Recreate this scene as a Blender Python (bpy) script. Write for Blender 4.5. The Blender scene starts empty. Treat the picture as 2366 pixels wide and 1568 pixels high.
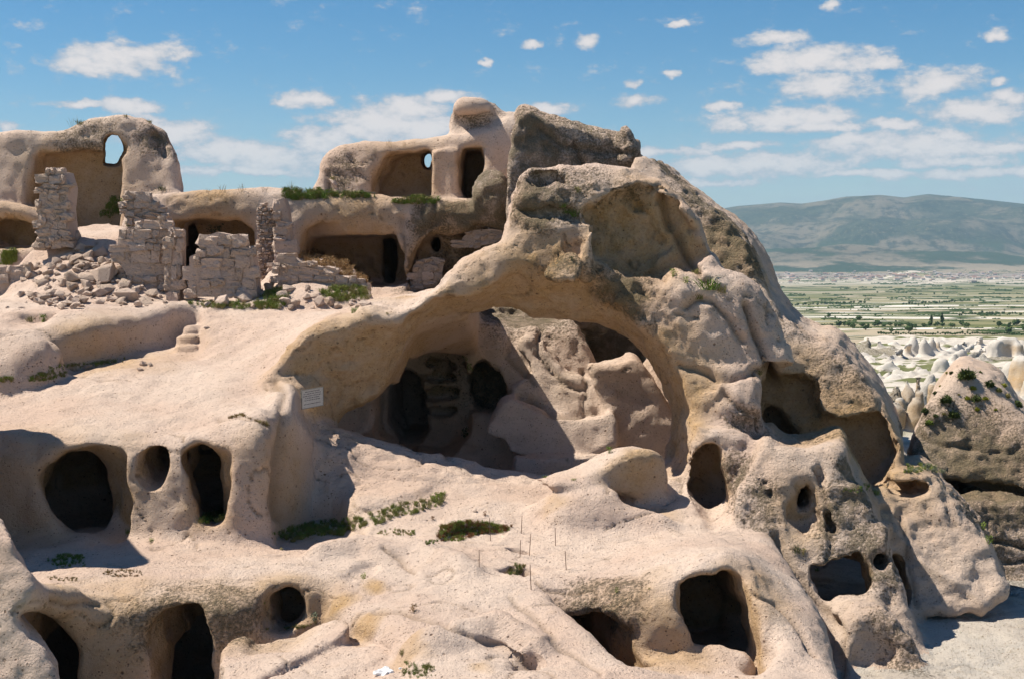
import bpy, math, random, time, os
import numpy as np
from mathutils import Vector, Matrix
T0_ = time.time()
FAST = os.environ.get('ROCK_RES')
# ---------------------------------------------------------------- camera, sky, sun, exposure
sc = bpy.context.scene
COL = sc.collection
F_, UC, VC, VH = 3250.0, 1183.0, 784.0, 580.0
PITCH = math.atan((VC - VH) / F_)
cam_d = bpy.data.cameras.new('camera'); cam = bpy.data.objects.new('camera', cam_d); COL.objects.link(cam)
cam_d.sensor_width = 36; cam_d.lens = F_ / 2366 * 36
cam_d.clip_start = 0.5; cam_d.clip_end = 60000
cam.rotation_euler = (math.pi / 2 - PITCH, 0, 0)
sc.camera = cam
SUN_EL, SUN_AZ = math.radians(57), math.radians(171)     # azimuth measured counter-clockwise from +X
sun_dir = Vector((math.cos(SUN_EL) * math.cos(SUN_AZ), math.cos(SUN_EL) * math.sin(SUN_AZ), math.sin(SUN_EL)))
sd_ = bpy.data.lights.new('sun', 'SUN'); sd_.energy = 3.7; sd_.angle = math.radians(0.53); sd_.color = (1, 0.915, 0.78)
so_ = bpy.data.objects.new('sun', sd_); COL.objects.link(so_); so_.rotation_euler = sun_dir.to_track_quat('Z', 'Y').to_euler()
sc.view_settings.view_transform = 'Standard'; sc.view_settings.look = 'None'
sc.view_settings.gamma = 1; sc.view_settings.use_curve_mapping = False
sc.view_settings.exposure = 1.06
wd = bpy.data.worlds.new('World'); sc.world = wd; wd.use_nodes = True
_nt = wd.node_tree; _bg = _nt.nodes['Background']; _sk = _nt.nodes.new('ShaderNodeTexSky'); _sk.sky_type = 'NISHITA'; _sk.sun_disc = False
_sk.sun_elevation = SUN_EL; _sk.sun_rotation = math.pi / 2 - SUN_AZ; _sk.ozone_density = 3.0; _sk.dust_density = .6; _sk.air_density = 1.0; _sk.altitude = 1300
_bg.inputs[1].default_value = .055
def _n(t, **k):
    n = _nt.nodes.new(t)
    for a, v in k.items(): setattr(n, a, v)
    return n
def _m(op, a, b=None, c=None):
    n = _n('ShaderNodeMath', operation=op)
    for i, x in enumerate((a, b, c)):
        if x is None: continue
        if isinstance(x, (int, float)): n.inputs[i].default_value = x
        else: _nt.links.new(x, n.inputs[i])
    return n.outputs[0]
def _mr(x, a, b, lo=0., hi=1.):
    n = _n('ShaderNodeMapRange', interpolation_type='SMOOTHSTEP'); _nt.links.new(x, n.inputs[0])
    for i, v in enumerate((a, b, lo, hi)): n.inputs[i + 1].default_value = v
    return n.outputs[0]
_tc = _n('ShaderNodeTexCoord').outputs['Generated']; _sx = _n('ShaderNodeSeparateXYZ'); _nt.links.new(_tc, _sx.inputs[0])
_az = _m('ARCTAN2', _sx.outputs[0], _sx.outputs[1]); _el = _m('ARCSINE', _sx.outputs[2])
_cb = _n('ShaderNodeCombineXYZ'); _nt.links.new(_az, _cb.inputs[0]); _nt.links.new(_el, _cb.inputs[1]); _P = _cb.outputs[0]
def _noise(sx, sy, det, rough=.6, off=0., src=None):
    mp = _n('ShaderNodeMapping'); mp.inputs[1].default_value = (off, off * .7, off); mp.inputs[3].default_value = (sx, sy, 1); _nt.links.new(src or _P, mp.inputs[0])
    n = _n('ShaderNodeTexNoise'); n.inputs['Scale'].default_value = 1; n.inputs['Detail'].default_value = det; n.inputs['Roughness'].default_value = rough; _nt.links.new(mp.outputs[0], n.inputs['Vector'])
    return n
# the clouds: one soft ellipse for each cloud of the day, broken up by noise
CLOUDS = [(265,140,150,40),(200,150,80,30),(330,125,110,30),(190,243,90,11),(305,247,75,18),(650,236,30,11),(712,230,80,22),(400,305,100,36),(560,345,80,26),(930,255,130,36),(1045,226,75,16),(960,290,170,32),(740,325,110,36),(840,300,100,28),(660,370,90,18),
 (1228,104,32,11),(1357,97,36,22),(1562,62,26,9),(1458,193,24,12),(1466,235,68,20),(1550,178,22,9),(1800,92,100,17),(1870,140,170,34),(2030,145,65,14),(1900,205,130,36),(2170,190,115,32),(2310,188,28,14),(1680,245,42,13),
 (1830,277,165,28),(2060,285,70,14),(1690,288,45,26),(2250,252,150,34),(2330,222,60,20),(2200,316,65,20),(2060,350,60,14),(1780,375,65,17),(1980,330,110,14),(1925,8,30,14),(2295,80,32,14),(1550,352,110,13),(1700,342,110,11),(2200,372,130,15),
 (2000,400,140,10),(1260,255,62,20),(600,398,150,14),(450,400,80,16),(15,292,28,12),(1880,300,200,14),(1120,140,20,8),(2330,340,70,14),(350,300,130,40),(640,370,190,40),(900,290,190,50),(1720,385,260,28),(2120,335,240,40),(500,350,120,36),(2250,400,200,16),(1640,420,160,10)]
_wn = _noise(26, 34, 6, .62, 3.1); _ws = _n('ShaderNodeVectorMath', operation='SUBTRACT'); _nt.links.new(_wn.outputs['Color'], _ws.inputs[0]); _ws.inputs[1].default_value = (.5, .5, .5)
_wm = _n('ShaderNodeVectorMath', operation='MULTIPLY_ADD'); _nt.links.new(_ws.outputs[0], _wm.inputs[0]); _wm.inputs[1].default_value = (.035, .016, 0); _nt.links.new(_P, _wm.inputs[2]); _PW = _wm.outputs[0]
_best = None; _bot = None
for _u, _v, _w, _h in CLOUDS:
    _x = (_u - 1183) / 3250; _y = -(_v - 784) / 3250; _dy = math.cos(PITCH) + _y * math.sin(PITCH); _dz = -math.sin(PITCH) + _y * math.cos(PITCH)
    _a = math.atan2(_x, _dy); _e = math.atan2(_dz, math.hypot(_x, _dy))
    _k = _n('ShaderNodeVectorMath', operation='MULTIPLY_ADD'); _nt.links.new(_PW, _k.inputs[0]); _sx_, _sy_ = 3250 / (_w * 1.12), 3250 / (_h * 1.22)
    _k.inputs[1].default_value = (_sx_, _sy_, 0); _k.inputs[2].default_value = (-_a * _sx_, -_e * _sy_, 0)
    _l = _n('ShaderNodeVectorMath', operation='LENGTH'); _nt.links.new(_k.outputs[0], _l.inputs[0])
    _best = _l.outputs['Value'] if _best is None else _m('MINIMUM', _best, _l.outputs['Value'])
_fine = _noise(48, 90, 9, .66, 1.7).outputs[0]; _mid = _noise(16, 40, 4, .6, 8.2).outputs[0]
# the same sky goes on all around: scattered cloud where the frame does not look
_out = _m('ADD', _m('MULTIPLY', _mr(_m('ABSOLUTE', _az), .38, .46), _mr(_mid, .48, .66)), 0.)
_out = _m('MULTIPLY', _out, _m('MULTIPLY', _mr(_el, .0, .04), _mr(_el, .25, .6, 1., .0)))
_E = _m('MAXIMUM', _m('SUBTRACT', 1.12, _best), _m('MULTIPLY', _out, .8))
_den = _m('ADD', _E, _m('MULTIPLY', _m('SUBTRACT', _fine, .5), 1.9))
_cov = _m('MULTIPLY', _mr(_den, .10, .62), _mr(_el, .02, .10, .70, .97))
_lowh = _m('MULTIPLY', _mr(_el, .02, .13, 1., 0.), _mr(_mid, .38, .7, .15, .6))
_tone = _mr(_m('ADD', _den, _m('MULTIPLY', _fine, .6)), .5, 1.35)
def _mixc(a, b, f):
    n = _n('ShaderNodeMix', data_type='RGBA')
    for i, x in ((6, a), (7, b), (0, f)):
        if isinstance(x, tuple): n.inputs[i].default_value = (*x, 1)
        else: _nt.links.new(x, n.inputs[i])
    return n.outputs[2]
_hsv = _n('ShaderNodeHueSaturation'); _hsv.inputs['Saturation'].default_value = 1.36; _hsv.inputs['Value'].default_value = .90; _hsv.inputs['Hue'].default_value = .495; _nt.links.new(_sk.outputs[0], _hsv.inputs['Color'])
_c = _mixc(_hsv.outputs[0], (3.7, 4.7, 5.5), _lowh)
_c = _mixc(_c, _mixc((4.2, 4.6, 5.2), (7.4, 6.9, 6.7), _tone), _cov)
_nt.links.new(_c, _bg.inputs[0])

# ---------------------------------------------------------------- picture point -> place
CP, SP = math.cos(PITCH), math.sin(PITCH)
def P(u, v, d):
    x = (u - UC) / F_; y = -(v - VC) / F_
    dy = CP + y * SP; dz = -SP + y * CP
    t = d / dy
    return np.array([x * t, d, dz * t])
def wz(p):                                   # ('w',x,y,z) or (u,v,d)
    return np.array(p[1:], float) if p[0] == 'w' else P(*p)
def Z(k, pts):                               # enlarged-view coordinates -> picture coordinates
    ox, oy, s = dict(R1=(0,227,.338),R2=(568,189,.338),R3=(1136,189,.338),R4=(568,606,.338),R5=(1088,643.5,.338),R6=(0,662.5,.338),
      S1=(0,1088,.306),S2=(568,1088,.306),S3=(1088,1088,.306),S4=(1703.5,662.5,.338),S5=(1703.5,1088,.306),S6=(1609,416,.32),V=(1911.7,757,.192),K1=(0,511,.184),K2=(416.4,435.3,.1931))[k]
    return [(ox + s * a, oy + s * b) for a, b in pts]

# ---------------------------------------------------------------- noise
def _h(ix, iy, iz, s):
    h = (ix * 374761393 + iy * 668265263 + iz * 2147483647 + s * 1274126177).astype(np.int64)
    h = (h ^ (h >> 13)) * 1274126177 & 0x7fffffff
    h = (h ^ (h >> 15)) & 0xffff
    return h.astype(np.float32) / 65535.0
def vnoise(p, s=0):
    q = np.floor(p); f = (p - q).astype(np.float32); q = q.astype(np.int64)
    f = f * f * f * (f * (f * 6 - 15) + 10)
    out = 0
    for a in (0, 1):
        for b in (0, 1):
            for c in (0, 1):
                w = (f[:, 0] if a else 1 - f[:, 0]) * (f[:, 1] if b else 1 - f[:, 1]) * (f[:, 2] if c else 1 - f[:, 2])
                out = out + w * _h(q[:, 0] + a, q[:, 1] + b, q[:, 2] + c, s)
    return out * 2 - 1
def fbm(p, sc_, octv, s=0, gain=.5):
    o = 0; a = 1.0
    for i in range(octv):
        o = o + a * vnoise(p * sc_ + 17.3 * i, s + i); sc_ *= 2.03; a *= gain
    return o

# ---------------------------------------------------------------- implicit solids
def sdpoly(px, py, V):
    V = np.asarray(V, np.float32); n = len(V)
    d = np.full(px.shape, 1e18, np.float32); s = np.ones(px.shape, bool)
    for i in range(n):
        a = V[i]; b = V[i - 1]; e = b - a
        wx = px - a[0]; wy = py - a[1]
        t = np.clip((wx * e[0] + wy * e[1]) / max(float(e @ e), 1e-12), 0, 1)
        bx = wx - e[0] * t; by = wy - e[1] * t
        d = np.minimum(d, bx * bx + by * by)
        c1 = py >= a[1]; c2 = py < b[1]; c3 = e[0] * wy > e[1] * wx
        s ^= (c1 & c2 & c3) | (~c1 & ~c2 & ~c3)
    return np.where(s, np.sqrt(d), -np.sqrt(d))
def smax_r(a, b, r):                          # rounded intersection
    qa = a + r; qb = b + r
    return np.sqrt(np.maximum(qa, 0) ** 2 + np.maximum(qb, 0) ** 2) + np.minimum(np.maximum(qa, qb), 0) - r
OPS = []; OWN = {}
def own(name):
    if name not in OWN: OWN[name] = len(OWN)
    return OWN[name]
def add(fn, lo, hi, k, owner, sub=False):
    if sub and owner is not None and '/' in owner: owner = owner + '#' + str(len(OPS))
    OPS.append((fn, np.array(lo, float) - k - .6, np.array(hi, float) + k + .6, k, None if owner is None else own(owner), sub))
def smooth_poly(V, it=1):
    V = np.asarray(V, float)
    for _ in range(it):
        W = np.roll(V, -1, 0); V = np.stack([V * .75 + W * .25, V * .25 + W * .75], 1).reshape(-1, V.shape[1])
    return V
class Frame:                                  # a vertical or leaning plane, its own axes
    def __init__(s, d, ref, yaw=0, lean=0):
        s.o = P(ref[0], ref[1], d); y = math.radians(yaw)
        s.ax = np.array([math.cos(y), math.sin(y), 0.])
        inw = np.array([-math.sin(y), math.cos(y), 0.])
        up = np.array([0, 0, 1.]) + inw * lean; s.up = up / np.linalg.norm(up)
        n = inw - (inw @ s.up) * s.up; s.n = n / np.linalg.norm(n)
        s.inw = s.n
    def hit(s, u, v, w=0):
        r = P(u, v, 1.0); o = s.o + s.n * w
        t = (o @ s.n) / (r @ s.n); q = r * t - s.o
        return q
    def poly(s, pts, w=0, dr=None):
        out = []
        for u, v in pts:
            q = s.hit(u, v, w)
            if dr is not None: q = q - dr * (w / (dr @ s.n))
            out.append((q @ s.ax, q @ s.up))
        return out
def ctr(pts): return (sum(p[0] for p in pts) / len(pts), sum(p[1] for p in pts) / len(pts))
def slab(pts, d, depth, owner=None, grow=0., r=.5, k=.4, yaw=0, lean=0, ref=None, sub=False, front=0., dirv=None, sm=1, pts2=None, w2=None, wob=.0):
    F = Frame(d, ref or ctr(pts), yaw, lean)
    dr = None
    if dirv is None and lean and not sub: dirv = (-math.sin(math.radians(yaw)), math.cos(math.radians(yaw)), 0)
    if dirv is not None: dr = np.array(dirv, float); dr = dr / (dr @ F.n)
    V = smooth_poly(F.poly(pts), sm)
    V2 = smooth_poly(F.poly(pts2, w2, dr if dr is not None else F.n), sm) if pts2 is not None else None
    # bounds
    allp = []
    for W_, VV in ((-front, V), (depth, V2 if V2 is not None else V)):
        for a, b in VV: allp.append(F.o + F.ax * a + F.up * b + (dr if dr is not None else F.n) * W_)
    if V2 is not None:
        for a, b in V: allp.append(F.o + F.ax * a + F.up * b + (dr if dr is not None else F.n) * depth * .4)
    allp = np.array(allp)
    pz = len(OPS) * 1.7
    def fn(X, Y, Zz):
        qx = X - F.o[0]; qy = Y - F.o[1]; qz = Zz - F.o[2]
        w = qx * F.n[0] + qy * F.n[1] + qz * F.n[2]
        if dr is not None: qx = qx - dr[0] * w; qy = qy - dr[1] * w; qz = qz - dr[2] * w
        a = qx * F.ax[0] + qy * F.ax[1] + qz * F.ax[2]; b = qx * F.up[0] + qy * F.up[1] + qz * F.up[2]
        if wob:
            a0 = a; a = a + wob * (np.sin(3.1 * b + 5 * w + pz) + .6 * np.sin(7.7 * b - 2.3 * a0 + pz * 2)); b = b + wob * (np.sin(3.7 * a0 + 1.3 * w + pz * 3) + .6 * np.sin(8.3 * a0 + 2.9 * b + pz))
        s = sdpoly(a, b, V)
        if V2 is not None:
            t = np.clip(w / w2, 0, 1); s = s * (1 - t) + sdpoly(a, b, V2) * t
        if grow: s = s - grow
        e = np.maximum(w - depth, -front - w)
        return smax_r(s, e, r)
    add(fn, allp.min(0), allp.max(0), k, owner, sub)
def carve(pts, d, depth, part=None, **kw):
    kw.setdefault('front', 1.2); kw.setdefault('r', .15); kw.setdefault('k', .18); kw.setdefault('grow', .04); kw.setdefault('wob', .035)
    slab(pts, d, depth, part, sub=True, **kw)
def rot(yaw, tilt=0, roll=0):
    return np.array(Matrix.Rotation(math.radians(yaw), 3, 'Z') @ Matrix.Rotation(math.radians(tilt), 3, 'X') @ Matrix.Rotation(math.radians(roll), 3, 'Y'))
def ell(u, v, d, rx, ry, rz, owner=None, k=.4, yaw=0, tilt=0, roll=0, sub=False):
    c = P(u, v, d) if u is not None else np.array(v); R = rot(yaw, tilt, roll); m = max(rx, ry, rz)
    def fn(X, Y, Zz):
        x = X - c[0]; y = Y - c[1]; z = Zz - c[2]
        a = x * R[0, 0] + y * R[1, 0] + z * R[2, 0]; b = x * R[0, 1] + y * R[1, 1] + z * R[2, 1]; e = x * R[0, 2] + y * R[1, 2] + z * R[2, 2]
        k0 = np.sqrt((a / rx) ** 2 + (b / ry) ** 2 + (e / rz) ** 2); k1 = np.sqrt((a / rx ** 2) ** 2 + (b / ry ** 2) ** 2 + (e / rz ** 2) ** 2)
        return k0 * (k0 - 1) / np.maximum(k1, 1e-6)
    add(fn, c - m, c + m, k, owner, sub)
def tube(pts, owner=None, k=.4, sub=False):
    Q = [(P(*p[:3]) if p[0] != 'w' else np.array(p[1:4]), p[-1]) for p in pts]
    lo = np.min([q - r for q, r in Q], 0); hi = np.max([q + r for q, r in Q], 0)
    def fn(X, Y, Zz):
        out = None
        for (a, ra), (b, rb) in zip(Q[:-1], Q[1:]):
            e = b - a; L = e @ e
            t = np.clip(((X - a[0]) * e[0] + (Y - a[1]) * e[1] + (Zz - a[2]) * e[2]) / L, 0, 1)
            dd = np.sqrt((X - a[0] - e[0] * t) ** 2 + (Y - a[1] - e[1] * t) ** 2 + (Zz - a[2] - e[2] * t) ** 2) - (ra + (rb - ra) * t)
            out = dd if out is None else np.minimum(out, dd)
        return out
    add(fn, lo, hi, k, owner, sub)
class TPS:
    def __init__(s, pts, lam=.02):
        A = np.array(pts, float); s.P = A[:, :2]; n = len(A)
        K = s.phi(((s.P[:, None] - s.P[None]) ** 2).sum(-1)) + lam * np.eye(n)
        M = np.zeros((n + 3, n + 3)); M[:n, :n] = K; M[:n, n] = 1; M[:n, n + 1:] = s.P; M[n:, :n] = M[:n, n:].T
        s.w = np.linalg.solve(M, np.r_[A[:, 2], 0, 0, 0])
        s.zr = (A[:, 2].min() - .6, A[:, 2].max() + .5)
    def phi(s, r2): return .5 * r2 * np.log(r2 + 1e-9)
    def __call__(s, x, y):
        o = s.w[-3] + s.w[-2] * x + s.w[-1] * y
        for (a, b), w in zip(s.P, s.w): o = o + w * s.phi((x - a) ** 2 + (y - b) ** 2)
        return np.clip(o, *s.zr)
def grid_fn(T, lo, hi, st=.2):
    xs = np.arange(lo[0] - 1, hi[0] + 1 + st, st); ys = np.arange(lo[1] - 1, hi[1] + 1 + st, st)
    G = T(*np.meshgrid(xs, ys, indexing='ij')).astype(np.float32)
    gx, gy = np.gradient(G, st); S = (1 / np.sqrt(1 + np.clip(gx ** 2 + gy ** 2, 0, 6))).astype(np.float32)
    def f(x, y):
        i = np.clip((x - xs[0]) / st, 0, len(xs) - 1.001); j = np.clip((y - ys[0]) / st, 0, len(ys) - 1.001)
        a = i.astype(np.int32); b = j.astype(np.int32); fx = (i - a).astype(np.float32); fy = (j - b).astype(np.float32)
        z = (G[a, b] * (1 - fx) + G[a + 1, b] * fx) * (1 - fy) + (G[a, b + 1] * (1 - fx) + G[a + 1, b + 1] * fx) * fy
        return z, S[a, b]
    return f
def land(outline, inner, owner, r=.4, k=.3, zb=-14, batter=0., lam=.05, sm=1):
    O = [wz(p) for p in outline]; I = [wz(p) for p in inner]
    pts = [p for p in O if p[2] > -90] + I
    V = smooth_poly([p[:2] for p in O], sm)
    lo = V.min(0); hi = V.max(0); g = grid_fn(TPS(pts, lam), lo, hi); zt = max(p[2] for p in pts) + .6
    def fn(X, Y, Zz):
        h, s = g(X, Y); t = (Zz - h) * s
        q = sdpoly(X, Y, V)
        if batter: q = q - batter * np.clip(h - Zz, 0, 6)
        return smax_r(q, np.maximum(t, zb + .1 - Zz), r)
    e = batter * 6
    add(fn, (lo[0] - e, lo[1] - e, zb), (hi[0] + e, hi[1] + e, zt), k, owner)
def pit(outline, floor, r=.2, k=.3, top=6, sm=1, part=None):
    V = smooth_poly([wz(p)[:2] for p in outline], sm); lo = V.min(0); hi = V.max(0)
    def fn(X, Y, Zz): return smax_r(sdpoly(X, Y, V), np.maximum(floor - Zz, Zz - top), r)
    add(fn, (lo[0], lo[1], floor), (hi[0], hi[1], top), k, part, True)

def spire(u, v, d, vb, rb, rt=.12, fl=7, am=.12, lx=0., ly=0., p=.8, owner=None, k=.8, seed=0, zoom='V'):
    """a fluted cone of tuff: top at (u, v), foot at row vb, half width rb (all in the enlarged view)"""
    (uu, vv), = Z(zoom, [(u, v)]); (_, vbb), = Z(zoom, [(u, vb)]); px = .192 * d / F_; c = P(uu, vv, d); zb = P(uu, vbb, d)[2]; h = c[2] - zb; R = rb * px; r0 = R * rt
    rng = np.random.RandomState(seed); ph = rng.rand(3) * 6.28
    def fn(X, Y, Zz):
        t = np.clip((c[2] - Zz) / h, 0, 1.3); x = X - c[0] - lx * px * t; y = Y - c[1] - ly * t
        th = np.arctan2(y, x); q = np.sqrt(x * x + y * y)
        r = (r0 + (R - r0) * t ** p) * (1 + am * np.sin(fl * th + ph[0] + 2 * t) + am * .6 * np.sin((fl * 2 + 1) * th + ph[1]) * t)
        sd = (q - r) * .72
        return np.maximum(sd, Zz - c[2] + .15 * (q / max(r0, .1)) ** 2 * r0) if True else sd
    m = max(R * 1.3, 1) + abs(lx) * px
    add(fn, (c[0] - m, c[1] - R * 1.4 - abs(ly) - 1, zb - h * .3), (c[0] + m, c[1] + R * 1.4 + abs(ly) + 1, c[2]), k, owner)

# ================================================================ THE ROCK
# middle terrace, with the slope that runs down to the foreground
land([('w',-26,44,-5.2),('w',3,50,-5.4),(1560,1090,40),(1760,1150,37),(1790,1230,33.5),(1835,1300,31.5),(1885,1360,30),(1930,1440,28),(1950,1560,25.5),
      ('w',6.4,18,-8.3),('w',-3,18,-7.6),('w',-26,18,-7.2)],
     [(650,1260,32.5),(850,1240,33),(1100,1235,33),(1300,1240,33),(1500,1200,34.5),(1560,1130,36),(1000,1125,36),(1200,1110,36.5),(900,1160,35),
      (1000,1350,29),(1200,1350,29),(1300,1330,29.5),(1000,1450,26.5),(1200,1450,26.5),(1300,1500,25.5),(880,1400,28),(1100,1560,24),(1250,1560,24),(1400,1560,24),
      (1400,1320,29.5),(1550,1300,28.8),(1600,1240,31.5),(1650,1205,34),(1650,1283,28.3),(1720,1285,28.6),(1440,1365,27.9),(1400,1270,32),(1780,1350,28.4),(1830,1420,27.6),(1870,1500,26.6),(1860,1560,25.4),(1900,1500,26.8),
      (150,1290,30.8),(400,1285,30.8),(600,1285,31),(130,1335,29),(300,1345,28.7),(500,1340,28.9),(700,1335,29.2),(850,1300,30.5),(0,1290,31),(750,1375,28.7),
      (0,1250,32.5),(300,1240,32.5),(1100,1060,38.5),(1300,1070,38.5),(1000,1060,39),(1250,1050,40),('w',0,44,-5.5)],'rock_terrace',r=.5,k=.5,zb=-14)
# yard below the left dwelling, stepped benches
pit([('w',-26,26.6,0),(-100,1400,26.8),(130,1400,27.3),(345,1400,27.5),(520,1400,27.8),(610,1400,28.2),(735,1380,29),(750,1400,28.6),(812,1440,27.7),(870,1475,26.9),(918,1500,25.9),(940,1568,24.5),(950,1640,23),('w',-2,17,0),('w',-26,17,0)],-8.9,r=.25,k=.55)
land([(915,1505,26.3),(960,1560,24.8),('w',-1.7,20,-7.9),('w',-4,20,-7.9),(800,1560,25.2),(880,1520,26.2)],[],'rock_terrace',r=.15,k=.15)
land([(812,1458,28.1),(880,1488,27.2),(912,1506,26.2),(850,1548,25.4),(780,1570,24.9),(690,1640,23.4),(560,1640,23.4),(590,1575,24.8),(700,1530,25.9),(780,1490,26.8)],[],'rock_terrace',r=.1,k=.06)
land([(507,1474,27.0),(600,1458,27.6),(735,1430,28.4),(800,1424,27.7),(815,1438,27.0),(770,1475,26.7),(700,1512,25.9),(595,1565,25),(560,1640,24),(517,1640,24),(510,1550,25.5)],[],'rock_terrace',r=.14,k=.06)
# yard of the right dwelling
pit([(1262,1365,28.9),(1420,1380,27.8),(1540,1380,27.4),(1640,1390,27.3),(1765,1400,27.2),(1790,1480,26.6),(1765,1568,25.8),(1700,1640,24.6),(1480,1590,24.8),(1430,1530,25.6),(1350,1445,26.9),(1295,1390,28.1)],-8.0,r=.2,k=.6)
# lower left dwelling openings
carve([(45,1405),(62,1402),(138,1410),(160,1480),(172,1640),(30,1640)],27.1,6,yaw=4,dirv=(0,1,-.05),part='rock_terrace/cave_mouth')
carve([(342,1475),(352,1435),(375,1419),(430,1417),(462,1432),(475,1470),(474,1560),(470,1640),(362,1640),(352,1560)],27.5,7,dirv=(.1,1,0),sm=1,part='rock_terrace/cave_mouth')
carve([(604,1400),(618,1360),(650,1347),(700,1345),(733,1355),(733,1420),(722,1440),(690,1458),(650,1462),(610,1462),(602,1440)],28.0,.95,front=1.6,k=.18,part='rock_terrace/recess')
carve([(620,1388),(634,1370),(660,1364),(680,1372),(687,1400),(684,1435),(670,1450),(640,1452),(626,1440)],28.7,4,front=.5,dirv=(0,1,-.1),part='rock_terrace/window')
# lower right dwelling openings
carve([(1352,1447),(1372,1440),(1400,1426),(1432,1424),(1450,1440),(1455,1480),(1470,1560),(1450,1620),(1380,1620),(1352,1520)],27.9,6,part='rock_terrace/cave_mouth',dirv=(-.35,1,0))
carve([(1568,1340),(1645,1334),(1660,1316),(1688,1314),(1715,1325),(1740,1345),(1756,1375),(1742,1400),(1750,1480),(1757,1562),(1722,1566),(1690,1525),(1604,1518),(1585,1450),(1567,1390)],27.4,6,part='rock_terrace/cave_mouth',k=.2,dirv=(.05,1,-.16),
      pts2=[(1568,1342),(1645,1336),(1660,1318),(1680,1318),(1697,1338),(1702,1370),(1725,1420),(1728,1480),(1712,1515),(1690,1520),(1604,1518),(1585,1450),(1567,1390)],w2=.8)
tube([(1600,1535,27.6,.35),(1660,1540,27.5,.4),(1700,1545,27.4,.35)],'rock_terrace',k=.2)
# foreground crag at the left edge, with its little niche
slab([(-160,1190),(-30,1225),(0,1231),(30,1242),(50,1283),(74,1328),(84,1365),(66,1400),(46,1410),(42,1440),(66,1482),(104,1512),(138,1568),(170,1680),(-160,1680)],25.2,2.2,'foreground_crag',r=.2,k=.3,lean=.35,ref=(60,1420),sm=0,dirv=(-.5,1,0))
tube([(56,1372,25.7,.26),(100,1378,26.3,.2),(150,1392,27.1,.3),(180,1420,27.5,.3)],'foreground_crag',k=.35)
carve([(10,1300),(22,1268),(36,1270),(41,1300),(20,1316)],24.7,.45,r=.1,part='foreground_crag/niche')
land([('w',-17,23.0,-7.6),('w',-9.3,23.5,-8.3),('w',-8.95,26.6,-8.4),('w',-9.0,27.6,-8.3),('w',-17,27.6,-7.6)],[],'foreground_crag',r=.2,k=.3)
# tall spur outside the frame at the left, which throws the shadow on the dwelling
slab([(-560,250),(-300,280),(-160,480),(-60,720),(-30,1000),(-25,1300),(-600,1300)],30.4,3.4,'left_spur',r=.6,k=.5,lean=.15,dirv=(-.5,1,0))
# middle left dwelling
land([('w',-26,32.9,-5),(0,1010,33.0),(300,1020,32.7),(450,1015,32.7),(575,990,32.6),(618,960,32.9),(640,940,33.9),(680,930,35.2),(715,920,36.6),(735,880,38),(800,860,41),('w',-3.5,45,-3),('w',-26,45,-3)],
     [(0,985,34.3),(150,975,34.4),(300,985,34.0),(450,985,34),(560,950,34.2),(0,890,38.5),(200,875,38.7),(350,850,39.5),(480,830,40.5),(620,860,38.7),(660,900,37.2),(300,930,36.3),(500,900,37)],
     'middle_left_cave_dwelling',r=.65,k=.35,batter=.13,lam=.1)
carve([(90,1125),(95,1085),(120,1060),(150,1036),(200,1030),(255,1035),(283,1045),(288,1100),(300,1190),(303,1225),(290,1246),(240,1235),(200,1225),(150,1220),(120,1190),(105,1160)],32.9,7,k=.16,part='middle_left_cave_dwelling/doorway',
      pts2=[(92,1125),(97,1085),(122,1062),(150,1040),(200,1036),(235,1060),(255,1120),(262,1190),(258,1235),(240,1235),(200,1225),(150,1222),(120,1192),(105,1160)],w2=1.3)
carve([(324,1070),(330,1045),(345,1037),(372,1040),(383,1060),(386,1090),(380,1107),(360,1113),(338,1110),(328,1090)],32.8,6,k=.16,part='middle_left_cave_dwelling/window')
carve([(425,1080),(430,1045),(450,1028),(490,1024),(520,1032),(532,1055),(530,1110),(528,1170),(520,1200),(490,1208),(465,1200),(450,1160),(438,1120)],32.7,7,k=.16,part='middle_left_cave_dwelling/doorway',
      pts2=[(427,1080),(432,1047),(450,1032),(480,1028),(498,1050),(505,1100),(516,1140),(520,1180),(510,1202),(490,1206),(465,1200),(450,1160),(438,1120)],w2=1.0)
tube([(640,1010,34.5,.25),(672,935,36,.5),(672,900,37.2,.45),(690,985,36.6,.25)],'middle_left_cave_dwelling',k=.5)
# rubble terrace behind, with retaining wall, rock cut steps and the saddle to the arch
land([('w',-26,40,-2.2),(-20,770,39.2),(60,765,39.2),(125,780,39.4),(240,748,40.6),(412,700,43.6),(460,705,43.9),(462,740,42.8),(468,800,41.3),(480,830,40.3),(620,862,38.6),(665,850,38.4),(700,790,38.6),(770,765,38.6),(850,722,38.9),(900,742,38.7),
      (1000,692,39),(1080,680,39.6),(1110,650,44),(1100,640,51),('w',-1,58,-1.5),('w',-26,58,-1.5)],
     [(200,700,43.5),(380,697,45),(600,705,45),(900,685,49),(100,690,44.5),(800,722,41.5),(700,735,42),(620,735,42.5),(540,722,43.3),(520,790,41.3),(600,800,40.3),(700,750,40.5),(1000,685,41),(0,735,41),(100,720,42),(300,708,43.2),(850,700,45)],
     'rubble_terrace',r=.28,k=.3,lam=.02)
for n_,(a,b,d_) in enumerate([((392,786),(470,775),41.9),((412,757),(470,752),42.6),((425,735),(470,728),43.2)]):
    pass
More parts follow.
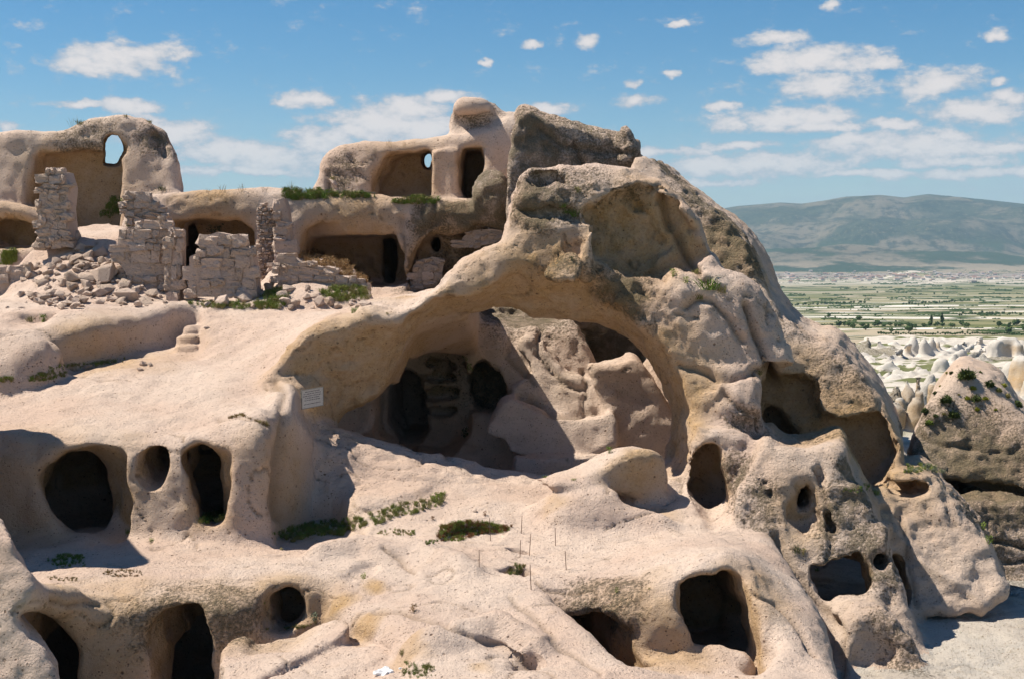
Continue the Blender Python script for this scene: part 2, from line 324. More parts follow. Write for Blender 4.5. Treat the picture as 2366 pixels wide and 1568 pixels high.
# heaps under the rubble and under the low wall
land([(20,690,44.9),(150,705,43.9),(320,708,43.8),(400,700,44.8),(420,640,46.2),(400,590,47.2),(270,555,48.2),(80,562,48.2),(40,600,47.6),(10,640,46.8)],[(200,640,45.6),(200,600,46.8),(300,640,45.7),(100,640,46),(250,680,44.6)],'rubble_terrace',r=.2,k=.3)
land([(150,522,51),(290,512,51),(300,560,47.6),(150,562,47.8)],[],'rubble_terrace',r=.2,k=.2)
land([(470,712,43.8),(640,715,43.6),(860,704,43.9),(862,660,45.4),(850,640,46.6),(790,602,48.2),(690,580,48.8),(600,640,47),(560,700,45)],[(700,660,45),(800,650,46),(740,625,46.6),(650,690,44.2)],'rubble_terrace',r=.2,k=.3)
# rock cut steps
for (u0,u1,v,d_) in [(388,470,800,41.6),(396,470,778,42.0),(412,470,755,42.5)]:
    a=P(u0,v,d_); b=P(u1,v,d_)
    land([('w',a[0],a[1],a[2]),('w',b[0],b[1],b[2]),('w',b[0],b[1]+2,b[2]),('w',a[0]+.1,a[1]+2,a[2])],[],'rubble_terrace',r=.06,k=.08)
land([(-60,770,38.6),(40,765,38.7),(85,762,38.8),(112,785,38.5),(60,820,37.9),(20,850,37.5),(-60,855,37.4)],[(20,790,38.3),(60,790,38.3)],'rubble_terrace',r=.25,k=.2,batter=.3)
land([(100,775,39.6),(140,800,39.0),(120,812,38.7),(85,800,38.6),(80,780,39.2)],[],'rubble_terrace',r=.2,k=.2,batter=.3)
carve([(30,742),(45,725),(90,718),(118,722),(118,745),(60,750)],41,.8,k=.2)
# ---- the arch
A1=Z('R4',[(150,770),(320,620),(470,480),(560,490),(700,430),(830,390),(960,420),(1030,400),(1150,330),(1260,240),(1400,235),(1600,200),(1700,130),(1760,60),(1830,20),(1960,20)])+Z('R5',[(780,-60),(850,0),(1000,120),(1160,300),(1350,470),(1400,600),(1450,700),(1530,950),(1530,1130)])+[(1604,1070),(1560,1110),(1400,1125),(1100,1120),(900,1085),(770,1040),(705,1000),(694,900),(650,880)]
A2=Z('R4',[(590,1110),(680,1000),(850,940),(960,830),(1040,650),(1100,530),(1150,440),(1250,390),(1400,340),(1560,310),(1700,275),(1830,290),(1930,340)])+Z('R5',[(390,240),(640,245),(760,262),(900,285),(1060,360),(1200,500),(1340,760),(1420,900),(1420,1050)])+[(1550,1080),(1400,1110),(1200,1090),(1100,1075),(1000,1055),(900,1018),(830,1005)]
AOUT=[(560,960),(600,880),(625,855),(680,775),(745,738),(800,735),(850,708),(900,722),(940,720),(1000,672),(1035,625),(1060,600),(1120,572),(1165,560),(1190,470),(1215,395),(1300,390),(1350,405),(1440,420),(1500,445),(1560,500),(1600,590),(1660,640),(1735,640),(1790,740),(1850,830),(1840,900),(1790,920),(1765,1000),(1790,1060),(1820,1250),(1790,1330),(1500,1290),(560,1290)]
slab(AOUT,36.2,2.3,'arch_rock',r=.4,k=.4,lean=.34,ref=(1180,1100),sm=1)
slab(A1,36.2,9,'arch_rock/arch_soffit',sub=True,front=1.6,r=.05,k=.22,lean=.34,ref=(1180,1100),pts2=A2,w2=1.7,sm=1)
land([(715,1010,37.3),(770,985,38),(900,1020,38),(1000,1058,38),(1100,1075,38.2),(1120,1095,37.3),(1000,1118,36.4),(900,1150,35.6),(800,1175,35.2),(735,1190,35.4)],[(800,1050,36.7),(900,1090,36.6)],'arch_rock',r=.4,k=.5,batter=.2)
# pillar side of the arch: small door, and hollows
ell(1650,740,38.2,1.7,.9,1.4,'arch_rock',k=.5,roll=30)
ell(1700,930,37.2,1.1,.8,.9,'arch_rock',k=.3)
slab([(1603,985),(1640,990),(1720,1000),(1775,1040),(1790,1180),(1740,1250),(1700,1230),(1690,1190),(1640,1195),(1603,1180)],35.3,2.5,'arch_rock',r=.22,k=.35,lean=.25,ref=(1650,1100))
ell(1680,1080,39.2,1.7,1.6,2.2,'arch_rock',k=.6)
carve([(1604,1060),(1620,1035),(1650,1036),(1665,1055),(1668,1090),(1688,1130),(1668,1185),(1640,1190),(1612,1165),(1598,1120)],35.1,2.6,k=.12,front=2,dirv=(.12,1,0),part='arch_rock/doorway')
# crag above the arch with its big hollow
ell(1370,510,39.9,2.4,1.5,1.5,'arch_rock',k=.4,roll=-10)
ell(1290,560,39.5,1.4,1.3,1.1,'arch_rock',k=.3)
slab([(1200,470),(1215,400),(1262,393),(1310,400),(1325,430),(1330,520),(1300,640),(1190,640)],38.6,2.3,'arch_rock',r=.2,k=.4,lean=.25,ref=(1250,520))
ell(1480,560,39.4,1.7,1.6,1.6,'arch_rock',k=.5)
ell(1560,640,39.2,1.3,1.3,1.1,'arch_rock',k=.5)
carve([(1395,460),(1425,440),(1474,432),(1520,440),(1580,470),(1625,540),(1640,600),(1600,620),(1560,615),(1535,655),(1508,659),(1440,625),(1400,600),(1362,590),(1354,560),(1374,530),(1352,500),(1385,480)],38.2,.8,part='arch_rock/hollow',k=.25,r=.2,wob=.09,front=3,lean=.08,ref=(1450,560),sm=1)
carve([(1380,530),(1430,480),(1500,500),(1530,600),(1470,620),(1400,590)],38.9,.35,k=.25,r=.2,wob=.12,front=2,lean=.1)
slab([(1336,650),(1345,600),(1350,565),(1356,545),(1366,535),(1376,538),(1366,552),(1368,600),(1376,655)],37.5,1.0,'arch_rock',r=.05,k=.15,sm=1,lean=.1)
slab([(1255,640),(1285,600),(1310,585),(1340,590),(1345,640),(1300,655)],37.2,1.2,'arch_rock',r=.08,k=.1,lean=.8)
carve([(1222,402),(1250,398),(1308,404),(1310,425),(1280,428),(1222,424)],38.4,.9,r=.1,front=.8)
carve([(1205,480),(1300,475),(1345,500),(1300,505),(1210,500)],38.2,.6,r=.1,front=.8)
# flank of the arch rock down to the right
slab([(1470,345),(1520,400),(1565,425),(1620,470),(1650,490),(1705,545),(1738,620),(1775,690),(1810,740),(1870,785),(1925,783),(1962,830),(2040,925),(2075,1000),(2098,1050),(2072,1090),(2010,1185),(1990,1330),(1700,1330),(1560,900),(1480,600),(1440,420)],38.4,7,'outer_ridge',r=.3,grow=.02,k=.7,lean=.62,ref=(1900,1000),sm=1,dirv=(.25,1,0))
carve([(1752,880),(1790,855),(1880,862),(1893,935),(1910,962),(1990,965),(2020,950),(2050,960),(2080,1060),(2010,1185),(1990,1330),(1750,1330),(1760,1000)],38.2,1.5,k=.12,lean=.2,front=3.5,yaw=-8,part='outer_ridge/hollow')
carve([(1768,1000),(1790,950),(1815,950),(1850,1000),(1865,1060),(1760,1060)],38.8,2.6,k=.2,part='outer_ridge/cave_mouth')
# summit rock behind
tube([(1449,352,47.9,.42),(1449,318,47.9,.2),(1446,303,47.9,.16)],'summit_rock',k=.12)
slab([(1185,300),(1200,262),(1216,256),(1245,272),(1300,290),(1345,302),(1400,318),(1432,326),(1436,308),(1446,298),(1458,312),(1462,330),(1474,336),(1470,350),(1520,398),(1565,428),(1620,472),(1660,560),(1180,560),(1165,500)],47.5,7,'summit_rock',r=.12,k=.4,lean=.06,yaw=16,ref=(1320,400),dirv=(.05,1,0))
tube([(1210,268,49,.35),(1300,296,48.6,.3),(1400,322,48.4,.3),(1465,338,48.3,.25)],'summit_rock',k=.3)
# inner rocks seen through the arch
slab([(870,770),(950,748),(1000,738),(1100,733),(1150,742),(1180,753),(1240,756),(1292,757),(1306,742),(1330,750),(1365,810),(1395,880),(1425,940),(1430,1100),(870,1100)],44.2,4,'inner_rock_wall',r=.25,k=.3,lean=.42,ref=(1150,900))
carve([(880,860),(960,800),(1062,815),(1080,850),(1085,1040),(880,1040)],44.9,1.2,front=4,k=.2)
for q in ([(980,838),(1052,838),(1052,858),(980,858)],[(978,866),(1052,866),(1054,888),(978,886)],[(980,900),(1056,900),(1056,930),(982,930)],[(985,945),(1050,945),(1048,965),(985,965)]): carve(q,45.4,1.6,front=2,r=.05,k=.1,part='inner_rock_wall/shelf_niche')
carve([(895,870),(960,862),(975,930),(985,1030),(895,1030)],45,6,front=3,k=.1,part='inner_rock_wall/doorway')
carve([(1085,850),(1120,840),(1150,860),(1172,900),(1165,940),(1120,958),(1085,945)],44.6,3,front=3,k=.2,part='inner_rock_wall/hollow')
carve([(1285,850),(1345,860),(1340,905),(1310,905)],43.9,.6,front=1,k=.1)
carve([(1225,800),(1235,800),(1262,850),(1300,900),(1292,905),(1250,860)],43.6,.35,front=1.5,k=.06,r=.03)
carve([(1340,900),(1345,860),(1350,900),(1352,960),(1344,960)],43.4,.4,front=1.5,k=.05,r=.03)
carve([(1170,900),(1210,935),(1290,965),(1290,975),(1200,950),(1160,915)],43.2,.5,front=2,k=.1)
slab([(1190,790),(1235,765),(1300,860),(1350,870),(1400,900),(1425,960),(1380,975),(1290,968),(1230,945),(1175,905),(1210,880),(1240,860)],43.2,1.2,'inner_rock_wall',r=.08,k=.15,lean=.5,ref=(1150,900))
slab([(1130,1010),(1122,990),(1140,960),(1165,925),(1195,920),(1240,945),(1320,965),(1380,965),(1425,945),(1425,1060),(1180,1060),(1165,1010)],41.6,1.4,'carved_bench',r=.14,k=.15,lean=.35)
land([(1180,1046,41.3),(1390,1040,41.3),(1405,1052,40.5),(1195,1060,40.3)],[],'carved_bench',r=.1,k=.15)
ell(1600,1000,45,2.2,1.5,3.2,'inner_rock_wall',k=.4)
slab([(1360,838),(1375,850),(1440,838),(1468,820),(1500,860),(1560,960),(1610,1120),(1420,1120),(1400,950)],42.4,1.6,'inner_rock_wall',r=.1,k=.2,lean=.1)
carve([(1385,880),(1440,870),(1480,890),(1512,935),(1430,915),(1400,895)],42.1,.5,k=.1)
# walls further back behind the arch
slab([(1020,720),(1100,700),(1230,700),(1300,715),(1500,700),(1500,900),(1020,900)],51,3,'back_rock',r=.3,k=.2,lean=.3)
ell(1300,745,49.5,1.6,1,.8,'back_rock',k=.3)
ell(1150,740,50,2.2,1,.9,'back_rock',k=.3)
# boulders and low ledges on the terrace
slab([(1262,1125),(1340,1108),(1395,1084),(1435,1056),(1470,1044),(1520,1041),(1545,1050),(1552,1080),(1556,1155),(1500,1165),(1380,1128)],34.9,1.3,'rock_terrace',r=.25,k=.25,lean=-.12,yaw=26)
ell(1330,1165,34.3,1.0,.55,.35,'rock_terrace',k=.5,roll=-12)
ell(1290,1170,33.3,.35,.5,.3,k=.3,sub=True)
land([(790,1195,34.1),(880,1165,34.6),(990,1130,35.4),(1010,1100,36.5),(860,1120,36.2),(790,1140,35.4)],[],'rock_terrace',r=.15,k=.15)
pit([(628,1240,32.4),(700,1248,32.1),(830,1238,32.7),(840,1212,34),(745,1190,36),(640,1190,34)],-6.95,r=.1,k=.3)
pit([(1008,1238,32.9),(1070,1212,33.9),(1180,1218,33.8),(1130,1250,32.5),(1030,1262,32.3)],-6.85,r=.1,k=.15)
pit([(1145,1318,30.2),(1195,1298,30.9),(1240,1325,30.1),(1238,1345,29.6),(1200,1345,29.5)],-8,r=.1,k=.12)
pit([(1166,1254,32.3),(1190,1256,32.3),(1225,1270,31.9),(1200,1271,31.8)],-7.1,r=.1,k=.12)
pit([(1180,1545,24.9),(1245,1500,25.7),(1250,1525,25.1),(1200,1575,24.2)],-7.6,r=.08,k=.2)
# pitted rock cone
slab([(1770,1010),(1800,1045),(1870,1048),(1925,1030),(1948,1028),(1965,1085),(2003,1150),(2040,1230),(2076,1350),(2110,1450),(2172,1568),(2215,1680),(1700,1680),(1700,1250),(1690,1150),(1750,1050)],33.4,3.2,'pitted_rock_cone',r=.22,grow=.05,k=.3,lean=.62,ref=(1900,1250),dirv=(.2,1,0))
carve([(1838,1160),(1850,1130),(1870,1120),(1895,1150),(1898,1190),(1880,1222),(1850,1222),(1835,1200)],33.6,.7,k=.3,front=1,part='pitted_rock_cone/hollow')
carve([(1840,1150),(1855,1125),(1868,1122),(1878,1150),(1872,1172),(1845,1175)],34.3,3,k=.1,front=1,part='pitted_rock_cone/hole')
carve([(1924,1200),(1934,1200),(1942,1232),(1930,1235)],33.2,1,k=.08)
carve([(1880,1330),(1935,1333),(1995,1308),(2020,1305),(2028,1350),(2034,1402),(1990,1405),(1980,1415),(1945,1430)],32.2,6,k=.12,front=1.5,part='pitted_rock_cone/window')
carve([(1898,1090),(1915,1085),(1922,1120),(1912,1130)],33.6,1.0,k=.08)
for (a,b,q) in [(1760,1112,.16),(1783,1103,.14),(1775,1125,.1),(1790,1135,.15),(1757,1068,.1),(1800,1160,.16),(1905,1182,.14),(2040,1303,.2)]: ell(a,b,33.0 if a>1650 else 35.2,q,1.4,q,k=.1,sub=True)
slab([(1945,1445),(1980,1410),(2040,1405),(2080,1440),(2130,1520),(2200,1680),(1940,1680)],30.9,1.8,'pitted_rock_cone',r=.2,k=.25,lean=.3,ref=(2020,1480))
carve([(1990,1480),(2050,1470),(2080,1500),(2060,1540),(2020,1530),(2000,1600),(1985,1600)],30.6,.35,k=.3,lean=.3)
# rock shelter with the bench niche, right
slab([(2050,1115),(2062,1096),(2110,1088),(2146,1098),(2180,1138),(2230,1195),(2285,1265),(2312,1330),(2338,1385),(2300,1400),(2290,1412),(2250,1425),(2130,1430),(1990,1440),(1990,1180),(2018,1150)],35.6,3.0,'rock_shelter',r=.3,k=.3,lean=.7,ref=(2150,1300),dirv=(.3,1,0))
carve([(2056,1140),(2066,1116),(2130,1110),(2145,1130),(2140,1142),(2100,1136)],36.9,1.4,front=2,k=.1,part='rock_shelter/niche')
carve([(2070,1300),(2098,1303),(2110,1330),(2108,1368),(2085,1370)],34.8,5,front=2,k=.1,part='rock_shelter/doorway')
# shrub covered cone and cave strata behind it
slab([(2090,1075),(2110,1000),(2150,920),(2185,870),(2220,845),(2260,862),(2300,872),(2340,920),(2366,965),(2450,1010),(2500,1400),(2090,1400)],42.8,5,'shrub_cone',r=.5,k=.4,lean=.7,ref=(2250,1100),dirv=(.34,1,0))
carve([(2175,1118),(2200,1112),(2300,1120),(2366,1135),(2480,1150),(2480,1180),(2366,1185),(2320,1158),(2290,1150),(2200,1155)],42.3,3,front=3,k=.12,part='shrub_cone/cave_mouth')
carve([(2215,1165),(2260,1172),(2280,1205),(2250,1185)],41.5,1,front=2,k=.1)
slab([(2400,1330),(2366,1345),(2320,1340),(2180,1180),(2240,1170),(2300,1150),(2500,1180)],41,1.5,'shrub_cone',r=.2,k=.2,lean=.3)
# ---- house row cut under the roof terrace
slab([(-120,560),(270,560),(285,455),(340,446),(430,440),(560,439),(640,436),(700,447),(800,452),(870,452),(915,466),(1000,470),(1080,472),(1180,460),(1230,500),(1230,760),(-120,760)],50.5,12,'cave_house_row',r=.42,k=.4,lean=.2,ref=(700,600))
carve([(385,525),(400,512),(470,505),(540,505),(570,522),(582,560),(588,680),(385,680)],50.6,3.6,k=.35,part='cave_house_row/room',front=1.5,r=.3)
carve([(390,516),(462,516),(462,680),(390,680)],54,5,part='cave_house_row/doorway',front=.8,k=.1)
carve([(683,660),(690,560),(705,525),(745,512),(830,512),(900,520),(918,545),(930,640),(936,665)],50.5,4.4,k=.3,part='cave_house_row/room',front=1.5,r=.3)
carve([(878,552),(882,545),(912,545),(914,655),(886,655)],54.4,6,front=.8,k=.06,r=.04,part='cave_house_row/doorway')
carve([(946,690),(950,610),(985,540),(1020,528),(1100,522),(1175,525),(1180,600),(1100,660)],50.8,1.5,k=.3,part='cave_house_row/room',front=1.5,r=.2)
carve([(992,536),(1019,536),(1019,583),(994,583)],52,6,front=.6,k=.06,r=.04,part='cave_house_row/window')
# upper room, column, doorway and the see-through window
slab([(700,490),(716,445),(733,405),(735,375),(755,348),(790,332),(850,327),(890,329),(960,318),(1040,310),(1080,300),(1150,280),(1180,262),(1230,290),(1260,490)],54.5,9,'upper_cave_room',r=.45,k=.4,lean=.18,ref=(950,420))
slab([(1034,350),(1038,310),(1044,262),(1058,238),(1082,226),(1110,225),(1142,238),(1160,256),(1178,262),(1215,258),(1225,350)],55.4,3,'upper_cave_room',r=.15,k=.2,lean=.15)
ell(1090,250,55.3,.75,.8,.42,'upper_cave_room',k=.15)
carve([(1040,275),(1075,268),(1130,262),(1132,268),(1075,277),(1042,283)],55.1,.25,front=1,k=.1,r=.05)
carve([(858,500),(852,430),(868,385),(890,356),(930,352),(1000,352),(1000,500)],54.4,2.4,k=.15,front=1.5,r=.3,dirv=(.2,1,0),part='upper_cave_room/room')
carve([(980,362),(986,354),(997,354),(1000,386),(982,388)],57,14,front=1.5,k=.05,r=.04,dirv=(-.06,1,.06),part='upper_cave_room/window')
slab([(994,352),(1010,344),(1040,340),(1058,345),(1058,466),(996,466)],54.2,1.2,'upper_cave_room',r=.12,k=.12,lean=.06,sm=0)
carve([(1060,466),(1060,350),(1072,339),(1098,336),(1116,346),(1119,405),(1102,455),(1098,466)],54.3,4.5,k=.1,front=2.5,r=.1,dirv=(.04,1,0),part='upper_cave_room/doorway')
land([('w',-8.2,50.9,1.9),('w',.5,50.9,1.8),('w',1,58,1.9),('w',-8,58,2.0)],[],'cave_house_row',r=.3,k=.3,zb=.5)
ell(1142,455,51,.75,1.0,1.0,'upper_cave_room',k=.25,roll=-15)
# ---- ruined cave house, upper left
slab([(-160,296),(0,303),(30,297),(62,295),(100,302),(150,296),(185,275),(215,266),(290,264),(325,275),(375,302),(386,322),(405,355),(415,390),(418,455),(428,475),(440,600),(-160,600)],53.8,4,'ruined_cave_house',r=.3,k=.3,lean=.2,ref=(200,420),dirv=(-.27,1,0))
slab([(318,268),(340,288),(376,300),(387,325),(404,352),(416,388),(419,452),(380,470),(330,400)],54.8,3,'ruined_cave_house',r=.15,k=.15,lean=.1,yaw=18,dirv=(-.25,1,0))
carve([(62,500),(70,400),(80,362),(100,352),(235,350),(262,372),(270,385),(274,500),(270,540),(62,540)],53.7,1.7,k=.35,front=1.5,r=.2,part='ruined_cave_house/room')
carve([(242,379),(243,330),(249,316),(260,311),(274,313),(287,332),(289,350),(280,364),(273,379)],55,9,front=2.5,k=.1,r=.1,dirv=(-.28,1,.07),sm=0,grow=.02,part='ruined_cave_house/window')
carve([(340,300),(370,315),(378,370),(360,350)],53.6,.9,k=.3)
land([(-60,470,51.5),(0,462,51.6),(85,480,51.2),(120,500,52),(120,480,55),(-60,470,55)],[],'ruined_cave_house',r=.4,k=.2,zb=-4)
carve([(-60,505),(80,512),(84,560),(60,572),(-60,575)],51.4,2.5,k=.4,front=1,part='ruined_cave_house/hollow')

# courtyard floor at the foot of the rocks, right and below
land([('w',-30,16,-10.2),('w',2,16,-9.8),('w',22,16,-9.3),('w',40,30,-9.4),('w',42,50,-9.8),('w',30,60,-12),('w',12,62,-10.5),('w',-30,62,-10.2)],[('w',10,30,-9.3),('w',12,34,-9.28),('w',13,40,-9.5),('w',16,36,-9.35),('w',9,27,-9.3)],'courtyard_ground',r=.3,k=.2,zb=-16)

pit([(800,1330,29.9),(870,1310,30.6),(868,1335,29.9),(815,1352,29.2)],-6.95,r=.06,k=.15)
carve([(1100,1480),(1240,1520),(1245,1530),(1100,1492)],25.2,.8,front=1,k=.1,r=.05)
tube([(900,1270,32,.35),(1000,1300,31,.4),(1080,1330,30,.3)],'rock_terrace',k=.5)
tube([(1000,1490,25.6,.3),(1150,1450,26.4,.35),(1240,1490,25.6,.25)],'rock_terrace',k=.5)
tube([(750,1290,31,.3),(830,1275,31.5,.35),(900,1285,31.2,.25)],'rock_terrace',k=.4)
tube([(1300,1210,33.6,.3),(1420,1200,34,.35),(1520,1215,33.8,.3)],'rock_terrace',k=.6)
carve([(1840,1120),(1848,1120),(1870,1200),(1862,1200)],34,.4,k=.1)

for (u,v,d,a,b,c) in [(200,1140,36.6,1.7,2.3,1.0),(355,1075,36.3,1.2,1.8,.8),(480,1120,36.6,1.6,2.2,.9),(415,1510,31.2,1.7,2.4,1.0),(100,1520,30.6,1.6,2.3,1.0),(655,1420,31.6,1.0,1.6,.55),(1650,1460,31,1.9,2.4,.85),(1410,1520,31.4,1.6,2.2,.8),(425,590,56.6,1.8,1.8,1.1),(897,600,57.2,1.3,1.8,1.1),(1955,1370,35.4,1.5,1.8,.9),(1640,1130,37.0,.8,.9,.8),(850,965,40.6,1.9,1.7,1.05),(960,950,42.5,1.2,1.6,1.0)]:
    ell(u,v,d,a,b,c,k=.2,sub=True)



# ---------------------------------------------------------------- surface of the solids
BASE_OF = {}
class Mesher:
    def __init__(s, h, near, far, s0, s1, t0, t1):
        s.h = h; s.near = near; s.s0 = s0; s.t0 = t0
        s.n = [int(math.ceil((s1 - s0) / h / 8)), int(math.ceil(math.log(far / near) / h / 8)), int(math.ceil((t1 - t0) / h / 8))]
    def world(s, i, j, k):
        y = s.near * np.exp(j * s.h); return ((s.s0 + i * s.h) * y).astype(np.float32), y.astype(np.float32), ((s.t0 + k * s.h) * y).astype(np.float32)
    def evaluate(s, X, Y, Zz, blo=None, bhi=None):
        f = np.full(X.shape, 9.0, np.float32); o = np.zeros(X.shape, np.uint8)
        for fn, lo, hi, k, ow, sub in OPS:
            if blo is not None:
                m = np.where(np.all((bhi >= lo) & (blo <= hi), 1))[0]
                if not len(m): continue
                x, y, z = X[m], Y[m], Zz[m]; a = f[m]
            else: m = slice(None); x, y, z = X, Y, Zz; a = f
            d = fn(x, y, z).astype(np.float32)
            if sub:
                h = np.maximum(k - np.abs(a + d), 0) / k; f[m] = np.maximum(a, -d) + h * h * k * .25
                if ow is not None: oo = o[m]; o[m] = np.where((-d > a) & (oo == BASE_OF[ow]), np.uint8(ow), oo)
            else:
                h = np.maximum(k - np.abs(a - d), 0) / k
                oo = o[m]; oo = np.where(d < a, np.uint8(ow), oo); o[m] = oo
                f[m] = np.minimum(a, d) - h * h * k * .25
        return f, o
    def run(s):
        BASE_OF.clear()
        for n_, i_ in OWN.items(): BASE_OF[i_] = OWN.get(n_.split('/')[0], 255)
        I, J, K = np.meshgrid(*[np.arange(n) for n in s.n], indexing='ij')
        B = np.stack([I.ravel(), J.ravel(), K.ravel()], 1)
        X, Y, Zz = s.world(*(B.T * 8.0 + 4))
        diag = Y * s.h * 8 * .5 * 1.75
        act = np.zeros(len(B), bool)
        for c in range(0, len(B), 200000):
            f, _ = s.evaluate(X[c:c + 200000], Y[c:c + 200000], Zz[c:c + 200000]); act[c:c + 200000] = np.abs(f) < diag[c:c + 200000] * 1.9
        B = B[act]; print('bricks', len(B), 'of', len(act), time.time() - T0_)
        g = np.stack(np.meshgrid(*[np.arange(9)] * 3, indexing='ij'), 0).reshape(3, -1)
        verts = []; keys = []; owners = []; quads = []
        N = np.array(s.n) * 8 + 1
        def key(i, j, k): return (i.astype(np.int64) * N[1] + j) * N[2] + k
        qk = []
        for c in range(0, len(B), 4000):
            b = B[c:c + 4000]
            ii = b[:, 0:1] * 8 + g[0]; jj = b[:, 1:2] * 8 + g[1]; kk = b[:, 2:3] * 8 + g[2]
            X, Y, Zz = s.world(ii.astype(np.float64), jj.astype(np.float64), kk.astype(np.float64))
            blo = np.stack([X.min(1), Y.min(1), Zz.min(1)], 1); bhi = np.stack([X.max(1), Y.max(1), Zz.max(1)], 1)
            f, o = s.evaluate(X, Y, Zz, blo, bhi)
            f = f.reshape(-1, 9, 9, 9); o = o.reshape(-1, 9, 9, 9); ins = f < 0
            cnt = sum(ins[:, a:a + 8, e:e + 8, q:q + 8].astype(np.int8) for a in (0, 1) for e in (0, 1) for q in (0, 1))
            nb, ci, cj, ck = np.where((cnt > 0) & (cnt < 8))
            cv = {(a, e, q): f[nb, ci + a, cj + e, ck + q] for a in (0, 1) for e in (0, 1) for q in (0, 1)}
            acc = np.zeros((len(nb), 3)); n_ = np.zeros(len(nb))
            for ax in range(3):
                for p in (0, 1):
                    for q in (0, 1):
                        A = [p, q]; A.insert(ax, 0); Bc = [p, q]; Bc.insert(ax, 1)
                        fa = cv[tuple(A)]; fb = cv[tuple(Bc)]; m = (fa < 0) != (fb < 0)
                        t = np.where(m, fa / np.where(m, fa - fb, 1), 0)
                        pos = np.tile(np.array(A, float), (len(nb), 1)); pos[:, ax] += t
                        acc += pos * m[:, None]; n_ += m
            acc /= n_[:, None]
            gi = b[nb, 0] * 8 + ci; gj = b[nb, 1] * 8 + cj; gk = b[nb, 2] * 8 + ck
            X, Y, Zz = s.world(gi + acc[:, 0], gj + acc[:, 1], gk + acc[:, 2])
            verts.append(np.stack([X, Y, Zz], 1)); keys.append(key(gi, gj, gk))
            # owner: of the inside corner
            ob = np.zeros(len(nb), np.uint8); best = np.full(len(nb), 9e9)
            for kx, val in cv.items():
                oc = o[nb, ci + kx[0], cj + kx[1], ck + kx[2]]; m = np.abs(val) < best; ob[m] = oc[m]; best[m] = np.abs(val)[m]
            owners.append(ob)
            for ax in range(3):
                sl = [slice(0, 8)] * 3; s2 = list(sl); s2[ax] = slice(1, 9)
                a = ins[(slice(None),) + tuple(sl)]; e = ins[(slice(None),) + tuple(s2)]
                nb, ci, cj, ck = np.where(a != e); fl = a[nb, ci, cj, ck]
                G = [b[nb, 0] * 8 + ci, b[nb, 1] * 8 + cj, b[nb, 2] * 8 + ck]
                u_, v_ = [(1, 2), (2, 0), (0, 1)][ax]
                def off(du, dv):
                    H = [x.copy() for x in G]; H[u_] -= du; H[v_] -= dv; return key(*H)
                q = np.stack([off(0, 0), off(1, 0), off(1, 1), off(0, 1)], 1)
                q[~fl] = q[~fl][:, ::-1]; qk.append(q)
        V = np.concatenate(verts); KY = np.concatenate(keys); O = np.concatenate(owners); Q = np.concatenate(qk)
        od = np.argsort(KY); KS = KY[od]
        p = np.searchsorted(KS, Q); p = np.clip(p, 0, len(KS) - 1); ok = np.all(KS[p] == Q, 1)
        Q = od[p[ok]]; print('verts', len(V), 'quads', len(Q), time.time() - T0_)
        return V, Q, O

# ---------------------------------------------------------------- tags and small mesh helpers
def tag(o, label=None, cat=None, group=None, kind=None):
    if label: o['label'] = label
    if cat: o['category'] = cat
    if group: o['group'] = group
    if kind: o['kind'] = kind
    return o
def node(nt, t, **kw):
    n = nt.nodes.new(t)
    for k, v in kw.items():
        if k[0] == '_': setattr(n, k[1:], v)
        else: n.inputs[k.replace('__', ' ')].default_value = v
    return n
def mix(nt, a, b, f):
    n = nt.nodes.new('ShaderNodeMix'); n.data_type = 'RGBA'
    for i, x in ((6, a), (7, b), (0, f)):
        if isinstance(x, tuple): n.inputs[i].default_value = (*x, 1) if len(x) == 3 else x
        elif isinstance(x, (int, float)): n.inputs[i].default_value = x
        else: nt.links.new(x, n.inputs[i])
    return n.outputs[2]
def ramp(nt, src, a, b, lo=0., hi=1.):
    n = nt.nodes.new('ShaderNodeMapRange'); n.inputs[1].default_value = a; n.inputs[2].default_value = b; n.inputs[3].default_value = lo; n.inputs[4].default_value = hi
    n.interpolation_type = 'SMOOTHSTEP'; nt.links.new(src, n.inputs[0]); return n.outputs[0]
def mth(nt, op, a, b=None):
    n = nt.nodes.new('ShaderNodeMath'); n.operation = op
    for i, x in enumerate((a, b)):
        if x is None: continue
        if isinstance(x, (int, float)): n.inputs[i].default_value = x
        else: nt.links.new(x, n.inputs[i])
    return n.outputs[0]
